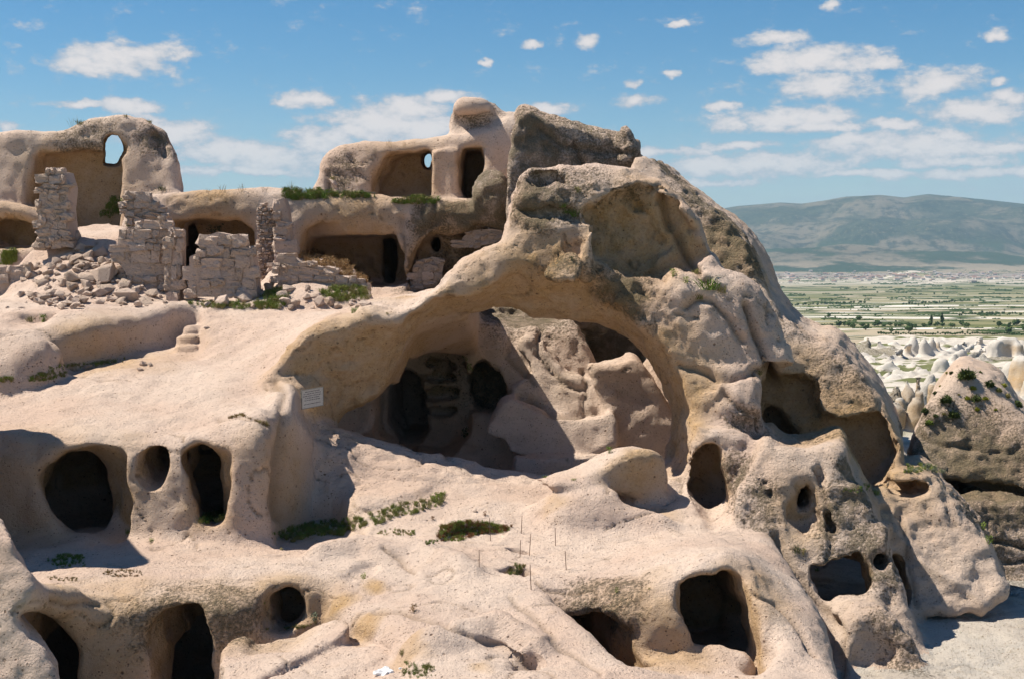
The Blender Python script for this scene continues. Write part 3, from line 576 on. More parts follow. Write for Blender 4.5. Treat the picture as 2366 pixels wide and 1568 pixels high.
def rock_material(name, base, light, dark, lichen_base=0., rough=1., white=0.):
    m = bpy.data.materials.new(name); m.use_nodes = True; nt = m.node_tree; bs = nt.nodes['Principled BSDF']
    geo = nt.nodes.new('ShaderNodeNewGeometry').outputs['Position']
    def noise(sc_, det=4, w=0, ro=.55):
        n = node(nt, 'ShaderNodeTexNoise', Scale=sc_, Detail=det, Roughness=ro); nt.links.new(geo, n.inputs['Vector']); return n.outputs[0]
    n1 = noise(.35, 5); n2 = noise(2.2, 5, ro=.6); n3 = noise(14, 5, ro=.65); n4 = noise(55, 3, ro=.7)
    c = mix(nt, base, light, ramp(nt, n1, .35, .65))
    c = mix(nt, c, dark, mth(nt, 'MULTIPLY', ramp(nt, n2, .5, .75), .35))
    c = mix(nt, c, tuple(x * .72 for x in base), mth(nt, 'MULTIPLY', ramp(nt, n3, .48, .72), .55))
    # lichen and ochre stain; the ochre also paints brown shade into sheltered rock
    at = nt.nodes.new('ShaderNodeAttribute'); at.attribute_name = 'wear_shade'; sep = nt.nodes.new('ShaderNodeSeparateColor'); nt.links.new(at.outputs['Color'], sep.inputs[0])
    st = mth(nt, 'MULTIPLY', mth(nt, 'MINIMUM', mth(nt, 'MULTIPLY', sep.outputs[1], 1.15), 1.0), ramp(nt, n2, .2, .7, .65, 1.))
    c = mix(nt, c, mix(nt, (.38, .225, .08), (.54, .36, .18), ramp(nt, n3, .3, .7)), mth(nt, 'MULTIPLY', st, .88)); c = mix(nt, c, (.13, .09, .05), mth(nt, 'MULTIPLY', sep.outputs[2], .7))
    lm = mth(nt, 'MULTIPLY', mth(nt, 'ADD', sep.outputs[0], lichen_base), ramp(nt, n2, .3, .55, .55, 1.1))
    l1 = ramp(nt, mth(nt, 'ADD', mth(nt, 'MULTIPLY', lm, .55), mth(nt, 'MULTIPLY', n3, .9)), .55, .8)
    l1 = mth(nt, 'MULTIPLY', l1, ramp(nt, lm, .02, .3))
    l2 = mth(nt, 'MULTIPLY', ramp(nt, n2, .3, .6, .45, 1.), mth(nt, 'MULTIPLY', l1, .85))
    c = mix(nt, c, mix(nt, (.10, .09, .055), (.22, .18, .12), ramp(nt, n4, .35, .65)), l2)
    # pits: small dark grains of basalt and holes
    v = node(nt, 'ShaderNodeTexVoronoi', Scale=7.5, Randomness=1.0); nt.links.new(geo, v.inputs['Vector'])
    wn = nt.nodes.new('ShaderNodeTexWhiteNoise'); nt.links.new(v.outputs['Position'], wn.inputs[0])
    pit_ = mth(nt, 'MULTIPLY', ramp(nt, v.outputs[0], .10, .2, 1., 0.), ramp(nt, wn.outputs[0], .62, .66))
    v2 = node(nt, 'ShaderNodeTexVoronoi', Scale=17., Randomness=1.0); nt.links.new(geo, v2.inputs['Vector'])
    wn2 = nt.nodes.new('ShaderNodeTexWhiteNoise'); nt.links.new(v2.outputs['Position'], wn2.inputs[0])
    pit2 = mth(nt, 'MULTIPLY', ramp(nt, v2.outputs[0], .14, .3, 1., 0.), ramp(nt, wn2.outputs[0], .55, .6))
    v3 = node(nt, 'ShaderNodeTexVoronoi', Scale=3.2, Randomness=1.0); nt.links.new(geo, v3.inputs['Vector'])
    wn3 = nt.nodes.new('ShaderNodeTexWhiteNoise'); nt.links.new(v3.outputs['Position'], wn3.inputs[0])
    pit3 = mth(nt, 'MULTIPLY', ramp(nt, mth(nt, 'ADD', v3.outputs[0], mth(nt, 'MULTIPLY', n3, .1)), .13, .19, 1., 0.), ramp(nt, wn3.outputs[0], .72, .76))
    pit_ = mth(nt, 'MAXIMUM', pit_, pit3)
    pp = mth(nt, 'MAXIMUM', mth(nt, 'MULTIPLY', pit_, .9), mth(nt, 'MULTIPLY', pit2, .75))
    c = mix(nt, c, (.16, .10, .07), mth(nt, 'MULTIPLY', pp, ramp(nt, n2, .35, .6, .25, 1.)))
    if name.startswith('cut'):
        oi = nt.nodes.new('ShaderNodeObjectInfo'); c = mix(nt, c, mix(nt, (.40, .31, .22), (.76, .60, .50), oi.outputs['Random']), .36)
    nt.links.new(c, bs.inputs['Base Color']); bs.inputs['Roughness'].default_value = 1.; bs.inputs['Specular IOR Level'].default_value = .1
    n5 = noise(26, 4, ro=.7)
    h = mth(nt, 'ADD', mth(nt, 'MULTIPLY', n3, .055), mth(nt, 'ADD', mth(nt, 'MULTIPLY', n4, .03), mth(nt, 'MULTIPLY', n5, .035)))
    h = mth(nt, 'ADD', h, mth(nt, 'MULTIPLY', n2, .07))
    h = mth(nt, 'SUBTRACT', h, mth(nt, 'MULTIPLY', pp, .03))
    h = mth(nt, 'ADD', h, mth(nt, 'MULTIPLY', mth(nt, 'MULTIPLY', l1, n3), .08))
    b = node(nt, 'ShaderNodeBump', Strength=1.0, Distance=rough); nt.links.new(h, b.inputs['Height']); nt.links.new(b.outputs[0], bs.inputs['Normal'])
    return m
MAT = {}
MAT['rock'] = rock_material('tuff_pink', (.605, .455, .37), (.66, .53, .445), (.465, .335, .24))
MAT['rock_grey'] = rock_material('tuff_weathered', (.575, .435, .345), (.635, .505, .415), (.42, .315, .205), .07, 1.1)
MAT['sand'] = rock_material('sandy_ground', (.50, .44, .38), (.58, .53, .47), (.36, .30, .22))
MAT['stone'] = rock_material('cut_tuff_stone', (.55, .42, .345), (.62, .495, .425), (.40, .30, .20), .03, 1.2)

INFO = {   # thing: label, category, material, roughness of the relief
 'rock_terrace': (None, None, 'rock', 1.), 'rubble_terrace': (None, None, 'rock', 1.), 'courtyard_ground': (None, None, 'sand', 1.),
 'lower_right_cave_dwelling': ('low rubble sill of rock inside the big dark doorway at the lower right', 'rock', 'rock', 1.),
 'foreground_crag': ('pale rock crag with a small niche in the bottom left corner of the photo', 'rock crag', 'rock', 1.),
 'left_spur': ('tall rock spur left of the twin doorway dwelling, throwing its shadow on it', 'rock crag', 'rock', 1.),
 'middle_left_cave_dwelling': ('pink cave dwelling with two dark doorways and a small square window between them', 'cave dwelling', 'rock', 1.),
 'arch_rock': ('great natural rock arch with a rugged lichen spotted crag on top', 'rock arch', 'rock', 1.4),
 'outer_ridge': ('steep rock ridge falling right behind the arch with a brown hollow at its foot', 'rock ridge', 'rock_grey', 1.3),
 'summit_rock': ('lichen stained summit rock with a tiny stone cairn knob on its ridge', 'rock summit', 'rock_grey', 1.15),
 'inner_rock_wall': ('rough rock wall with carved shelves seen through the big arch', 'rock wall', 'rock_grey', 1.3),
 'carved_bench': ('sunlit carved rock bench on the floor behind the arch', 'rock bench', 'rock', 1.2),
 'back_rock': ('grey rock face glimpsed far behind the arch opening', 'rock face', 'rock_grey', 1.25),
 'pitted_rock_cone': ('leaning pitted rock cone with holes and a dark window at the lower right', 'rock cone', 'rock_grey', 1.3),
 'rock_shelter': ('sloping rock shelter with a long bench niche near its top, right of the pitted cone', 'rock shelter', 'rock_grey', 1.5),
 'shrub_cone': ('broad pink rock cone dotted with small shrubs at the right edge', 'rock cone', 'rock_grey', 1.25),
 'cave_house_row': ('row of cave rooms hollowed under a flat rock roof behind the ruined walls', 'cave house', 'rock', 1.1),
 'upper_cave_room': ('upper cave room with rounded left end, standing column and tall dark doorway', 'cave house', 'rock', 1.1),
 'ruined_cave_house': ('ruined cave house at the upper left with sky showing through its window', 'cave house', 'rock', 1.1),
}
STRUCT = {'rock_terrace', 'rubble_terrace', 'courtyard_ground'}
# channel 0 = lichen, 1 = ochre stain and painted warm shade: (place, radius, amount)
WEAR_SHADE = [(0,(1300,360,47.6),3.0,.42),(0,(1400,400,47.6),3.0,.35),(0,(1225,400,47.6),2.0,.5),(0,(1480,420,46.5),2.0,.6),(0,(1620,520,43.5),2.2,.7),(0,(1680,590,42),1.6,.6),
 (0,(1250,460,38.6),1.4,.6),(0,(1350,430,39),1.2,.35),(0,(1450,450,39),1.0,.4),(0,(1140,450,51),1.6,.8),(0,(1290,640,37.4),1.3,.45),(0,(1420,670,37.4),1.3,.8),(0,(1480,720,37.2),1.,.5),
 (0,(1740,960,36.5),.8,.4),(0,(1700,1080,35.4),.8,.4),(0,(1740,1180,34.6),1.1,.7),(0,(1960,1180,33.4),1.3,.45),(0,(2000,1280,33),1.5,.4),(0,(1990,1110,34),1.,.8),(0,(2100,1480,30.6),1.2,.4),
 (0,(2250,1090,42.5),3.5,.65),(0,(2150,1070,42.5),2,.5),(0,(2280,1280,40),2.5,.5),(0,(2200,1220,38),1.4,.5),(0,(2240,1300,38),1.4,.45),(0,(1950,880,39),2.0,.22),(0,(1850,720,40.5),1.5,.2),
 (0,(1900,1000,37),1.4,.2),(0,(800,400,54),1.5,.4),(0,(990,490,50.5),1.2,.7),(0,(1080,490,50.5),1.4,.7),(0,(1100,260,56),1.4,.5),(0,(200,345,54),2.2,.35),(0,(380,310,54),1.5,.6),
 (0,(1250,720,50),6,.8),(0,(1400,790,50),5,1.),(0,(1180,790,42.3),1.2,.4),(0,(400,1400,27.6),1.6,.35),(0,(560,1390,28),1.4,.4),(0,(1400,1390,28.3),1.3,.4),
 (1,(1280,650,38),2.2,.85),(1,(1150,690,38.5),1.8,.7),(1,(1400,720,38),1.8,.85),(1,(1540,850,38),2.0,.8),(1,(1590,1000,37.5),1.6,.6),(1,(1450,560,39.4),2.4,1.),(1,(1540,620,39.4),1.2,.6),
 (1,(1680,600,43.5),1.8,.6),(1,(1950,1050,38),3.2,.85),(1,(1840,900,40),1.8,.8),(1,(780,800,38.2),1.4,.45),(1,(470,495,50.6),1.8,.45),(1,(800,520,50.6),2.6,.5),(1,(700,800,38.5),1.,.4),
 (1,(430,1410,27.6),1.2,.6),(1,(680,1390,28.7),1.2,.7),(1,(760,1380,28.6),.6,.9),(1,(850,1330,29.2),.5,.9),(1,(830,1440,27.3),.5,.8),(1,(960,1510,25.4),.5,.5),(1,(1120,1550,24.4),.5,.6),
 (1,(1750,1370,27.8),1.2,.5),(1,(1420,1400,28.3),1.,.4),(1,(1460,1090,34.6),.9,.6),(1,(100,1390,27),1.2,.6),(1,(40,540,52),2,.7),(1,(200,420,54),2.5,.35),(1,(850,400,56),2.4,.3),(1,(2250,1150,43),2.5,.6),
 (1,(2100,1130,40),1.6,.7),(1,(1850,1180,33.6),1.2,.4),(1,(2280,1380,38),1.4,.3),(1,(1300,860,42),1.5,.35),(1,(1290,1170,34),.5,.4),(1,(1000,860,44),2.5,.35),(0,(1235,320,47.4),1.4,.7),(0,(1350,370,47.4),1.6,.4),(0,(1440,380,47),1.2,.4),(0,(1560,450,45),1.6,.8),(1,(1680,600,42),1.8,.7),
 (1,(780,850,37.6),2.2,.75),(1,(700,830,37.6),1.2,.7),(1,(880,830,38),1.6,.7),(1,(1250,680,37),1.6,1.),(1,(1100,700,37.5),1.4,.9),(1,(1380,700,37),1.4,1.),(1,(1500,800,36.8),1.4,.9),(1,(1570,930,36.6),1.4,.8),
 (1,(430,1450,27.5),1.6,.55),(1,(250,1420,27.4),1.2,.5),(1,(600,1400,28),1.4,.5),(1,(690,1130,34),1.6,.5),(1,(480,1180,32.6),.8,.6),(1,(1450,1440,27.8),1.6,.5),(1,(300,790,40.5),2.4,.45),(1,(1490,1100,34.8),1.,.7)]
WEAR_SHADE += [(1,(850,900,39.6),2.4,.8),(1,(960,800,40.5),2.2,.8),(1,(900,980,40),2,.6),(1,(1050,850,43),2,.5),(1,(1460,480,39.2),1.6,.6),(1,(1420,600,39),1.2,.5),(1,(1500,1100,35),1.2,.8),(1,(800,400,54.5),1.2,.3),(1,(950,420,55),2.6,.6),(1,(1090,400,54.5),1.4,.5),(1,(480,480,50.5),2.2,.7),(1,(800,500,50.5),2.4,.7),(1,(1060,560,51),2.4,.7),(1,(200,450,54.5),3.4,.6),(1,(250,790,40),2.0,.6),(1,(380,760,41.5),1.6,.5),
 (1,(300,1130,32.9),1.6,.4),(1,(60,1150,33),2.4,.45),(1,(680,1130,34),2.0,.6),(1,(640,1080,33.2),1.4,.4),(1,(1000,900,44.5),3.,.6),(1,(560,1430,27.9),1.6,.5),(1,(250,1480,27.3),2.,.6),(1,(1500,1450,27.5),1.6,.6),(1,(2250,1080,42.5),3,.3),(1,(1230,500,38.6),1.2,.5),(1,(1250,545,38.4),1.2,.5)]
CREASES = [([(1520,440),(1545,500),(1575,560),(1600,610),(1640,640)],(36,47),9,.28),([(1560,850),(1600,848),(1650,870),(1700,865),(1750,850),(1790,870)],(34,41),9,.2),([(1740,960),(1700,930),(1670,900)],(34,40),6,.12),
 ([(1742,1372),(1790,1395),(1830,1440),(1860,1480),(1885,1505)],(24,31),5,.12),([(1585,705),(1620,682),(1650,690),(1690,740),(1725,785)],(35,43),6,.16),([(1724,700),(1747,764),(1764,811),(1785,865)],(35,43),7,.28),
 ([(510,970),(545,962),(590,970),(620,985)],(32,36),4,.09),([(890,1265),(935,1290),(965,1312)],(28,33),5,.1),([(860,1408),(1000,1432),(1100,1465),(1200,1510),(1238,1548)],(23,30),6,.1),([(1180,1380),(1260,1440),(1300,1500),(1380,1560)],(23,30),5,.06),
 ([(1245,755),(1240,820),(1290,870),(1340,900)],(41,47),5,.18),([(1350,860),(1354,960)],(41,47),4,.12),([(1200,915),(1290,962),(1385,958)],(41,47),7,.2),([(1190,770),(1170,830),(1230,880)],(41,47),5,.12),
 ([(2180,1250),(2260,1243),(2370,1256)],(38,44),5,.18),([(2215,1292),(2300,1303),(2370,1283)],(38,44),5,.15),([(2130,1000),(2200,1030),(2366,1040)],(40,46),6,.12),([(2040,1215),(2120,1285),(2200,1345),(2270,1395)],(33,39),12,-.14),([(2080,1190),(2100,1300),(2120,1400)],(33,39),6,.1),
 ([(1790,1230),(1850,1330),(1900,1400),(1945,1470),(1950,1560)],(27,34),8,.2),([(1880,1090),(1900,1160),(1930,1240),(1920,1300)],(30,36),5,.1),([(1330,330),(1360,380),(1350,400)],(45,50),5,.2),([(1250,300),(1290,340),(1380,350),(1470,360)],(45,50),6,.15),
 ([(640,880),(660,960),(650,1040),(640,1200)],(32,37),10,.12),([(100,1380),(150,1395),(230,1400)],(26,29),5,.08),([(920,640),(930,560),(925,500)],(49,52),5,.1),([(755,400),(770,450),(745,470)],(53,56),5,.12),([(1000,470),(1010,520),(960,545)],(49,53),5,.12)]
H = float(FAST or .0022)
# normals, relief
def vnormals(V, Q):
    n = np.cross(V[Q[:, 2]] - V[Q[:, 0]], V[Q[:, 3]] - V[Q[:, 1]]); N = np.zeros_like(V)
    for c in range(4):
        for ax in range(3): N[:, ax] += np.bincount(Q[:, c], n[:, ax], len(V))
    return N / np.maximum(np.linalg.norm(N, axis=1, keepdims=True), 1e-9)
ROOT = {}
def build_solids(MS, WEAR_SHADE, amp=1., fq=1.):
    V, Q, O = MS.run()
    N = vnormals(V, Q)
    names = list(OWN); rg = np.array([INFO[n.split('/')[0]][3] + (.35 if 'hollow' in n else 0) for n in names])[O]
    VF = V.astype(np.float32)
    wear_shade = np.zeros((len(V), 4), np.float32); wear_shade[:, 3] = 1
    wz_ = VF + .35 * np.stack([fbm(VF, .9, 2, 5), fbm(VF, .9, 2, 9), fbm(VF, .9, 2, 13)], 1)
    for ch, p, r, amt in WEAR_SHADE:
        c = P(*p); dd = np.sqrt(((wz_ - c) ** 2).sum(1)); wear_shade[:, ch] = np.maximum(wear_shade[:, ch], amt * np.clip(1.6 - 1.6 * dd / r, 0, 1))
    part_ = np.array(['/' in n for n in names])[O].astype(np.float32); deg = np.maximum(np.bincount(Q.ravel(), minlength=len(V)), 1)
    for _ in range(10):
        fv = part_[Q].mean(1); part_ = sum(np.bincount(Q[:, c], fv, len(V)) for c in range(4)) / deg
    wear_shade[:, 1] = np.maximum(wear_shade[:, 1], .8 * part_ * np.clip(1.2 - (N[:, 2] - .1) * 2.5, 0, 1))  # cut faces toned ochre to deepen their shade, fading where they turn upward
    lowf = fbm(VF, .55 * fq, 3, 31); midf = fbm(VF, 2.6 * fq, 3, 51); hi_ = np.abs(fbm(VF, 5.5 * fq, 2, 71))
    rough = np.clip(rg - 1, 0, 1) + wear_shade[:, 0] * .6 * np.clip(rg, 0, 1)
    ridged = 1 - np.abs(fbm(VF, 1.1 * fq, 4, 91, .55)) * 2.2
    zl = VF[:, 2] * 1.5 * fq + fbm(VF, .45 * fq, 2, 17) * 1.6; led = np.abs((zl % 1) - .5) * 2
    ck = np.clip(1 - np.abs(fbm(VF, .38 * fq, 3, 23)) / .018, 0, 1) * (vnoise(VF * .23 * fq, 77) > .0)
    ck2 = np.clip(1 - np.abs(fbm(VF, .9 * fq, 3, 27)) / .03, 0, 1)
    hol = np.clip((vnoise(VF * 3.4 * fq, 63) - .38) / .25, 0, 1) * np.clip((vnoise(VF * .5 * fq, 64) + .1) * 3, 0, 1)
    disp = amp * (lowf * .075 + midf * .03 + hi_ * .01 - ck * .07 + rough * (ridged * .10 + (led - .5) * .05 * (1 + lowf) - hi_ * .09 - ck2 * .08 - hol * .10) - hol * .02)
    if amp == 1.:
        # long joints and cracks that the weather has opened, along their own lines
        dy_ = V[:, 1] * CP - V[:, 2] * SP; pu = UC + F_ * V[:, 0] / dy_; pw = VC - F_ * (V[:, 1] * SP + V[:, 2] * CP) / dy_
        for pts_, (d0, d1), w_, dep_ in CREASES:
            m = (V[:, 1] > d0) & (V[:, 1] < d1); x = pu[m] + fbm(VF[m], 1.2, 2, 41) * 9; y = pw[m] + fbm(VF[m], 1.2, 2, 43) * 9; best = np.full(m.sum(), 1e9)
            for (ax_, ay_), (bx_, by_) in zip(pts_[:-1], pts_[1:]):
                ex, ey = bx_ - ax_, by_ - ay_; t = np.clip(((x - ax_) * ex + (y - ay_) * ey) / (ex * ex + ey * ey), 0, 1); best = np.minimum(best, np.hypot(x - ax_ - ex * t, y - ay_ - ey * t))
            g_ = np.exp(-(best / w_) ** 2); disp[m] -= dep_ * g_; ck[m] = np.maximum(ck[m], g_ * (dep_ > 0) * .7)
    wear_shade[:, 2] = np.clip(ck * .8 + ck2 * np.clip(rough, 0, 1) * .6 + hol * .5 * rough, 0, 1)
    V = V + N * disp[:, None]; N = vnormals(V, Q)
    QO = O[Q[:, 0]].astype(np.int32)
    # one piece for each thing or part: a stray patch goes to whatever surrounds it
    for _pass in range(2):
        lab = np.arange(len(Q)); vl = np.full((len(names), 0), 0)
        key = QO[:, None].astype(np.int64) * len(V) + Q; uk, kf = np.unique(key, return_inverse=True); kf = kf.reshape(-1, 4)
        for _ in range(400):
            vm = np.full(len(uk), len(Q)); np.minimum.at(vm, kf.ravel(), np.repeat(lab, 4)); nl = vm[kf].min(1); nl = np.minimum(nl, lab); nl = nl[nl]
            if np.array_equal(nl, lab): break
            lab = nl
        un, ct = np.unique(lab, return_counts=True); fc = ct[np.searchsorted(un, lab)]; mx = np.zeros(len(names)); np.maximum.at(mx, QO, fc)
        bad = (fc < mx[QO] * .25) | (fc < 12); QN = np.where(bad, -1, QO)
        for _ in range(200):
            b = QN < 0
            if not b.any(): break
            vo = np.full(len(V), -1); g = ~b; vo[Q[g].ravel()] = np.repeat(QN[g], 4); cand = vo[Q[b]].max(1)
            if (cand < 0).all(): break
            QN[b] = cand
        QO = np.where(QN < 0, QO, QN)
    def make_mesh(name, sel):
        q = Q[sel]
        used, inv = np.unique(q, return_inverse=True); q = inv.reshape(-1, 4)
        me = bpy.data.meshes.new(name); me.vertices.add(len(used)); me.vertices.foreach_set('co', V[used].astype(np.float32).ravel())
        me.loops.add(len(q) * 4); me.loops.foreach_set('vertex_index', q.astype(np.int32).ravel())
        me.polygons.add(len(q)); me.polygons.foreach_set('loop_start', np.arange(0, len(q) * 4, 4, dtype=np.int32))
        me.update(calc_edges=True)
        me.polygons.foreach_set('use_smooth', np.ones(len(q), bool))
        a = me.attributes.new('wear_shade', 'FLOAT_COLOR', 'POINT'); a.data.foreach_set('color', wear_shade[used].ravel())
        me.normals_split_custom_set_from_vertices(N[used].astype(np.float32))
        return me
    for i, n in enumerate(names):
        sel = QO == i
        if sel.sum() < 30 and '/' in n: continue
        base = n.split('/')[0]; pn = base.split('~')[0] if '/' not in n else n.split('/')[1].split('#')[0].split('~')[0]
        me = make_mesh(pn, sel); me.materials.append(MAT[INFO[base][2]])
        o = bpy.data.objects.new(pn, me); COL.objects.link(o)
        if '/' not in n:
            ROOT[base] = o
            if base in STRUCT: tag(o, kind='structure')
            else: tag(o, INFO[base][0], INFO[base][1], INFO[base][4] if len(INFO[base]) > 4 else None)
        else: o['_p'] = base
    for o in list(COL.objects):
        if '_p' in o:
            r = ROOT.get(o['_p'])
            if r: o.parent = r
            del o['_p']
    print('solids done', time.time() - T0_, 'verts', len(V))
    return V, Q
RV, RQ = build_solids(Mesher(H, 18.5, 70, -.43, .43, -.35, .128), WEAR_SHADE)

# ================================================================ THE VALLEY AND THE HILLS
def pv(v, z): return z * F_ / (VH - v)                           # distance at which row v meets height z
_D = np.array([0, 60, 110, 160, 250, 420, 560, 800, 1700, 3700, 4900, 5900, 6400, 7200, 8200, 10000, 12000, 16000.])
_Zb = np.array([-16, -16, -17, -19, -27, -34, -36.5, -44, -64, -86, -91, -93, -80, 20, 120, 330, 300, 200.])
def far_mesh():
    rg = np.concatenate([np.geomspace(58, 900, 170), np.geomspace(905, 16000, 230)]); az = np.linspace(-.62, .62, 420)
    R, A = np.meshgrid(rg, az, indexing='ij'); X = R * np.tan(A); Y = R
    Zz = np.interp(Y, _D, _Zb)
    uu = UC + F_ * np.tan(A)
    prof = np.interp(uu, [-900, 0, 700, 1300, 1645, 1700, 1800, 1850, 1900, 1950, 2030, 2085, 2140, 2200, 2280, 2366, 2700, 3300], [500, 490, 470, 480, 487, 478, 470, 473, 466, 457, 453, 459, 452, 457, 464, 473, 485, 490])
    ztop = (VH - prof) / F_ * 10000
    pn = np.stack([X.ravel(), Y.ravel(), np.zeros(X.size)], 1)
    n = fbm(pn, .0006, 5, 3).reshape(X.shape); ridge = 1 - 2 * np.abs(fbm(pn, .0005, 4, 8).reshape(X.shape))
    h = np.clip((Y - 6000) / 4000, 0, 1); h = h * h * (3 - 2 * h)
    Zz = np.where(Y > 5900, np.minimum(-93 + (ztop + 93) * h ** .9 + (n * 110 + ridge * 120) * np.clip(h * 4 * (1 - h), 0, 1), np.where(Y < 10000, 1e9, ztop - (Y - 10000) * .03)), Zz)
    n2 = fbm(pn, .004, 4, 12).reshape(X.shape); Zz = Zz + n2 * np.interp(Y, [60, 200, 900, 2500, 5900, 7000], [.6, 2.5, 1.6, 2, 3, 0])
    Zz = Zz + np.where(Y < 900, fbm(pn, .03, 3, 14).reshape(X.shape) * np.interp(Y, [60, 200, 560, 900], [.2, 2, .8, .2]), 0)
    # the small pale mound before the town and its neighbour
    for (u, v, d, w, hh) in [(2105, 652, 4300, 60, 28), (2230, 668, 3500, 70, 12), (1985, 665, 3700, 50, 6)]:
        c = P(u, v, d); px = w * d / F_; Zz += hh * np.exp(-((X - c[0]) / px) ** 2 - ((Y - c[1]) / (px * 1.6)) ** 2)
    nx, ny = X.shape; idx = np.arange(nx * ny).reshape(nx, ny)
    q = np.stack([idx[:-1, :-1], idx[:-1, 1:], idx[1:, 1:], idx[1:, :-1]], -1).reshape(-1, 4)[:, ::-1]
    return np.stack([X, Y, Zz], -1).reshape(-1, 3), q, (X, Y, Zz)
def mesh_np(name, V, Q, mat, smooth=True):
    me = bpy.data.meshes.new(name); V = np.asarray(V, np.float32); Q = np.asarray(Q, np.int32); k = Q.shape[1]
    me.vertices.add(len(V)); me.vertices.foreach_set('co', V.ravel()); me.loops.add(Q.size); me.loops.foreach_set('vertex_index', Q.ravel())
    me.polygons.add(len(Q)); me.polygons.foreach_set('loop_start', np.arange(0, Q.size, k, dtype=np.int32)); me.update(calc_edges=True)
    me.polygons.foreach_set('use_smooth', np.full(len(Q), smooth))
    if mat: me.materials.append(mat)
    return me
def link(name, me, loc=(0, 0, 0), parent=None):
    o = bpy.data.objects.new(name, me); COL.objects.link(o); o.location = loc
    if parent: o.parent = parent
    return o
FV, FQ, (FX, FY, FZ) = far_mesh()
def split_far(lo, hi): yc = FV[FQ][:, :, 1].mean(1); return (yc >= lo) & (yc < hi)
def plain_material():
    m = bpy.data.materials.new('valley_fields'); m.use_nodes = True; nt = m.node_tree; bs = nt.nodes['Principled BSDF']
    geo = nt.nodes.new('ShaderNodeNewGeometry').outputs['Position']
    sx = nt.nodes.new('ShaderNodeSeparateXYZ'); nt.links.new(geo, sx.inputs[0]); y = sx.outputs[1]
    def mapped(a, b, rz=0.):
        mp = nt.nodes.new('ShaderNodeMapping'); mp.inputs[3].default_value = (a, b, 0); mp.inputs[2].default_value = (0, 0, rz); nt.links.new(geo, mp.inputs[0]); return mp.outputs[0]
    def noise(vec, det=5, ro=.6, s=1.):
        n = node(nt, 'ShaderNodeTexNoise', Scale=s, Detail=det, Roughness=ro); nt.links.new(vec, n.inputs['Vector']); return n
    wob = noise(mapped(.006, .006)); wv = nt.nodes.new('ShaderNodeVectorMath'); wv.operation = 'MULTIPLY_ADD'; nt.links.new(wob.outputs['Color'], wv.inputs[0]); wv.inputs[1].default_value = (.9, .35, 0); nt.links.new(mapped(.0042, .0105, .08), wv.inputs[2])
    vo = node(nt, 'ShaderNodeTexVoronoi', Scale=1., Randomness=.95); nt.links.new(wv.outputs[0], vo.inputs['Vector'])
    ve = node(nt, 'ShaderNodeTexVoronoi', Scale=1., Randomness=.95); ve.feature = 'DISTANCE_TO_EDGE'; nt.links.new(wv.outputs[0], ve.inputs['Vector'])
    sc_ = nt.nodes.new('ShaderNodeSeparateColor'); nt.links.new(vo.outputs['Color'], sc_.inputs[0]); r = sc_.outputs[0]; g = sc_.outputs[1]
    c = mix(nt, (.27, .24, .15), (.16, .16, .07), ramp(nt, r, .2, .45)); c = mix(nt, c, (.36, .30, .22), ramp(nt, r, .6, .66)); c = mix(nt, c, (.11, .125, .05), ramp(nt, r, .84, .86))
    nn = noise(mapped(.02, .05), 6, .7).outputs[0]
    c = mix(nt, c, (.09, .12, .045), mth(nt, 'MULTIPLY', ramp(nt, nn, .5, .68), .7))
    # pale tuff scarps along the terraces of the near plain
    sn = noise(mapped(.0022, .021, .05), 6, .68).outputs[0]
    band = mth(nt, 'MULTIPLY', ramp(nt, y, 560, 700), ramp(nt, y, 1500, 2300, 1., .25))
    c = mix(nt, c, (.68, .63, .58), mth(nt, 'MULTIPLY', ramp(nt, sn, .54, .555), band))
    hd = noise(mapped(.004, .016, -.03), 6, .7).outputs[0]
    c = mix(nt, c, (.035, .06, .02), mth(nt, 'MULTIPLY', mth(nt, 'MAXIMUM', ramp(nt, hd, .6, .63), mth(nt, 'MULTIPLY', ramp(nt, ve.outputs[0], .03, .07, 1., 0.), ramp(nt, nn, .42, .5))), ramp(nt, y, 3800, 4600, 1., .25)))
    # the town belt: pale roofs and trees, the bare pale ground before it
    tn = noise(mapped(.02, .012), 4, .8).outputs[0]
    tb = mth(nt, 'MULTIPLY', ramp(nt, y, 4300, 4700), ramp(nt, y, 5900, 6300, 1., 0.))
    c = mix(nt, c, mix(nt, (.16, .15, .12), (.42, .32, .28), ramp(nt, tn, .45, .6)), tb)
    pb = mth(nt, 'MULTIPLY', ramp(nt, y, 3000, 3600), ramp(nt, y, 4300, 4800, 1., 0.)); c = mix(nt, c, (.48, .43, .37), mth(nt, 'MULTIPLY', pb, ramp(nt, sn, .42, .55)))
    # ravine land close by: white tuff with green floor
    rn = noise(mapped(.05, .05), 5, .6).outputs[0]
    near = mix(nt, (.50, .455, .40), (.10, .12, .045), ramp(nt, rn, .42, .5)); c = mix(nt, near, c, ramp(nt, y, 430, 520))
    nt.links.new(c, bs.inputs['Base Color']); bs.inputs['Roughness'].default_value = 1; bs.inputs['Specular IOR Level'].default_value = .05
    return m
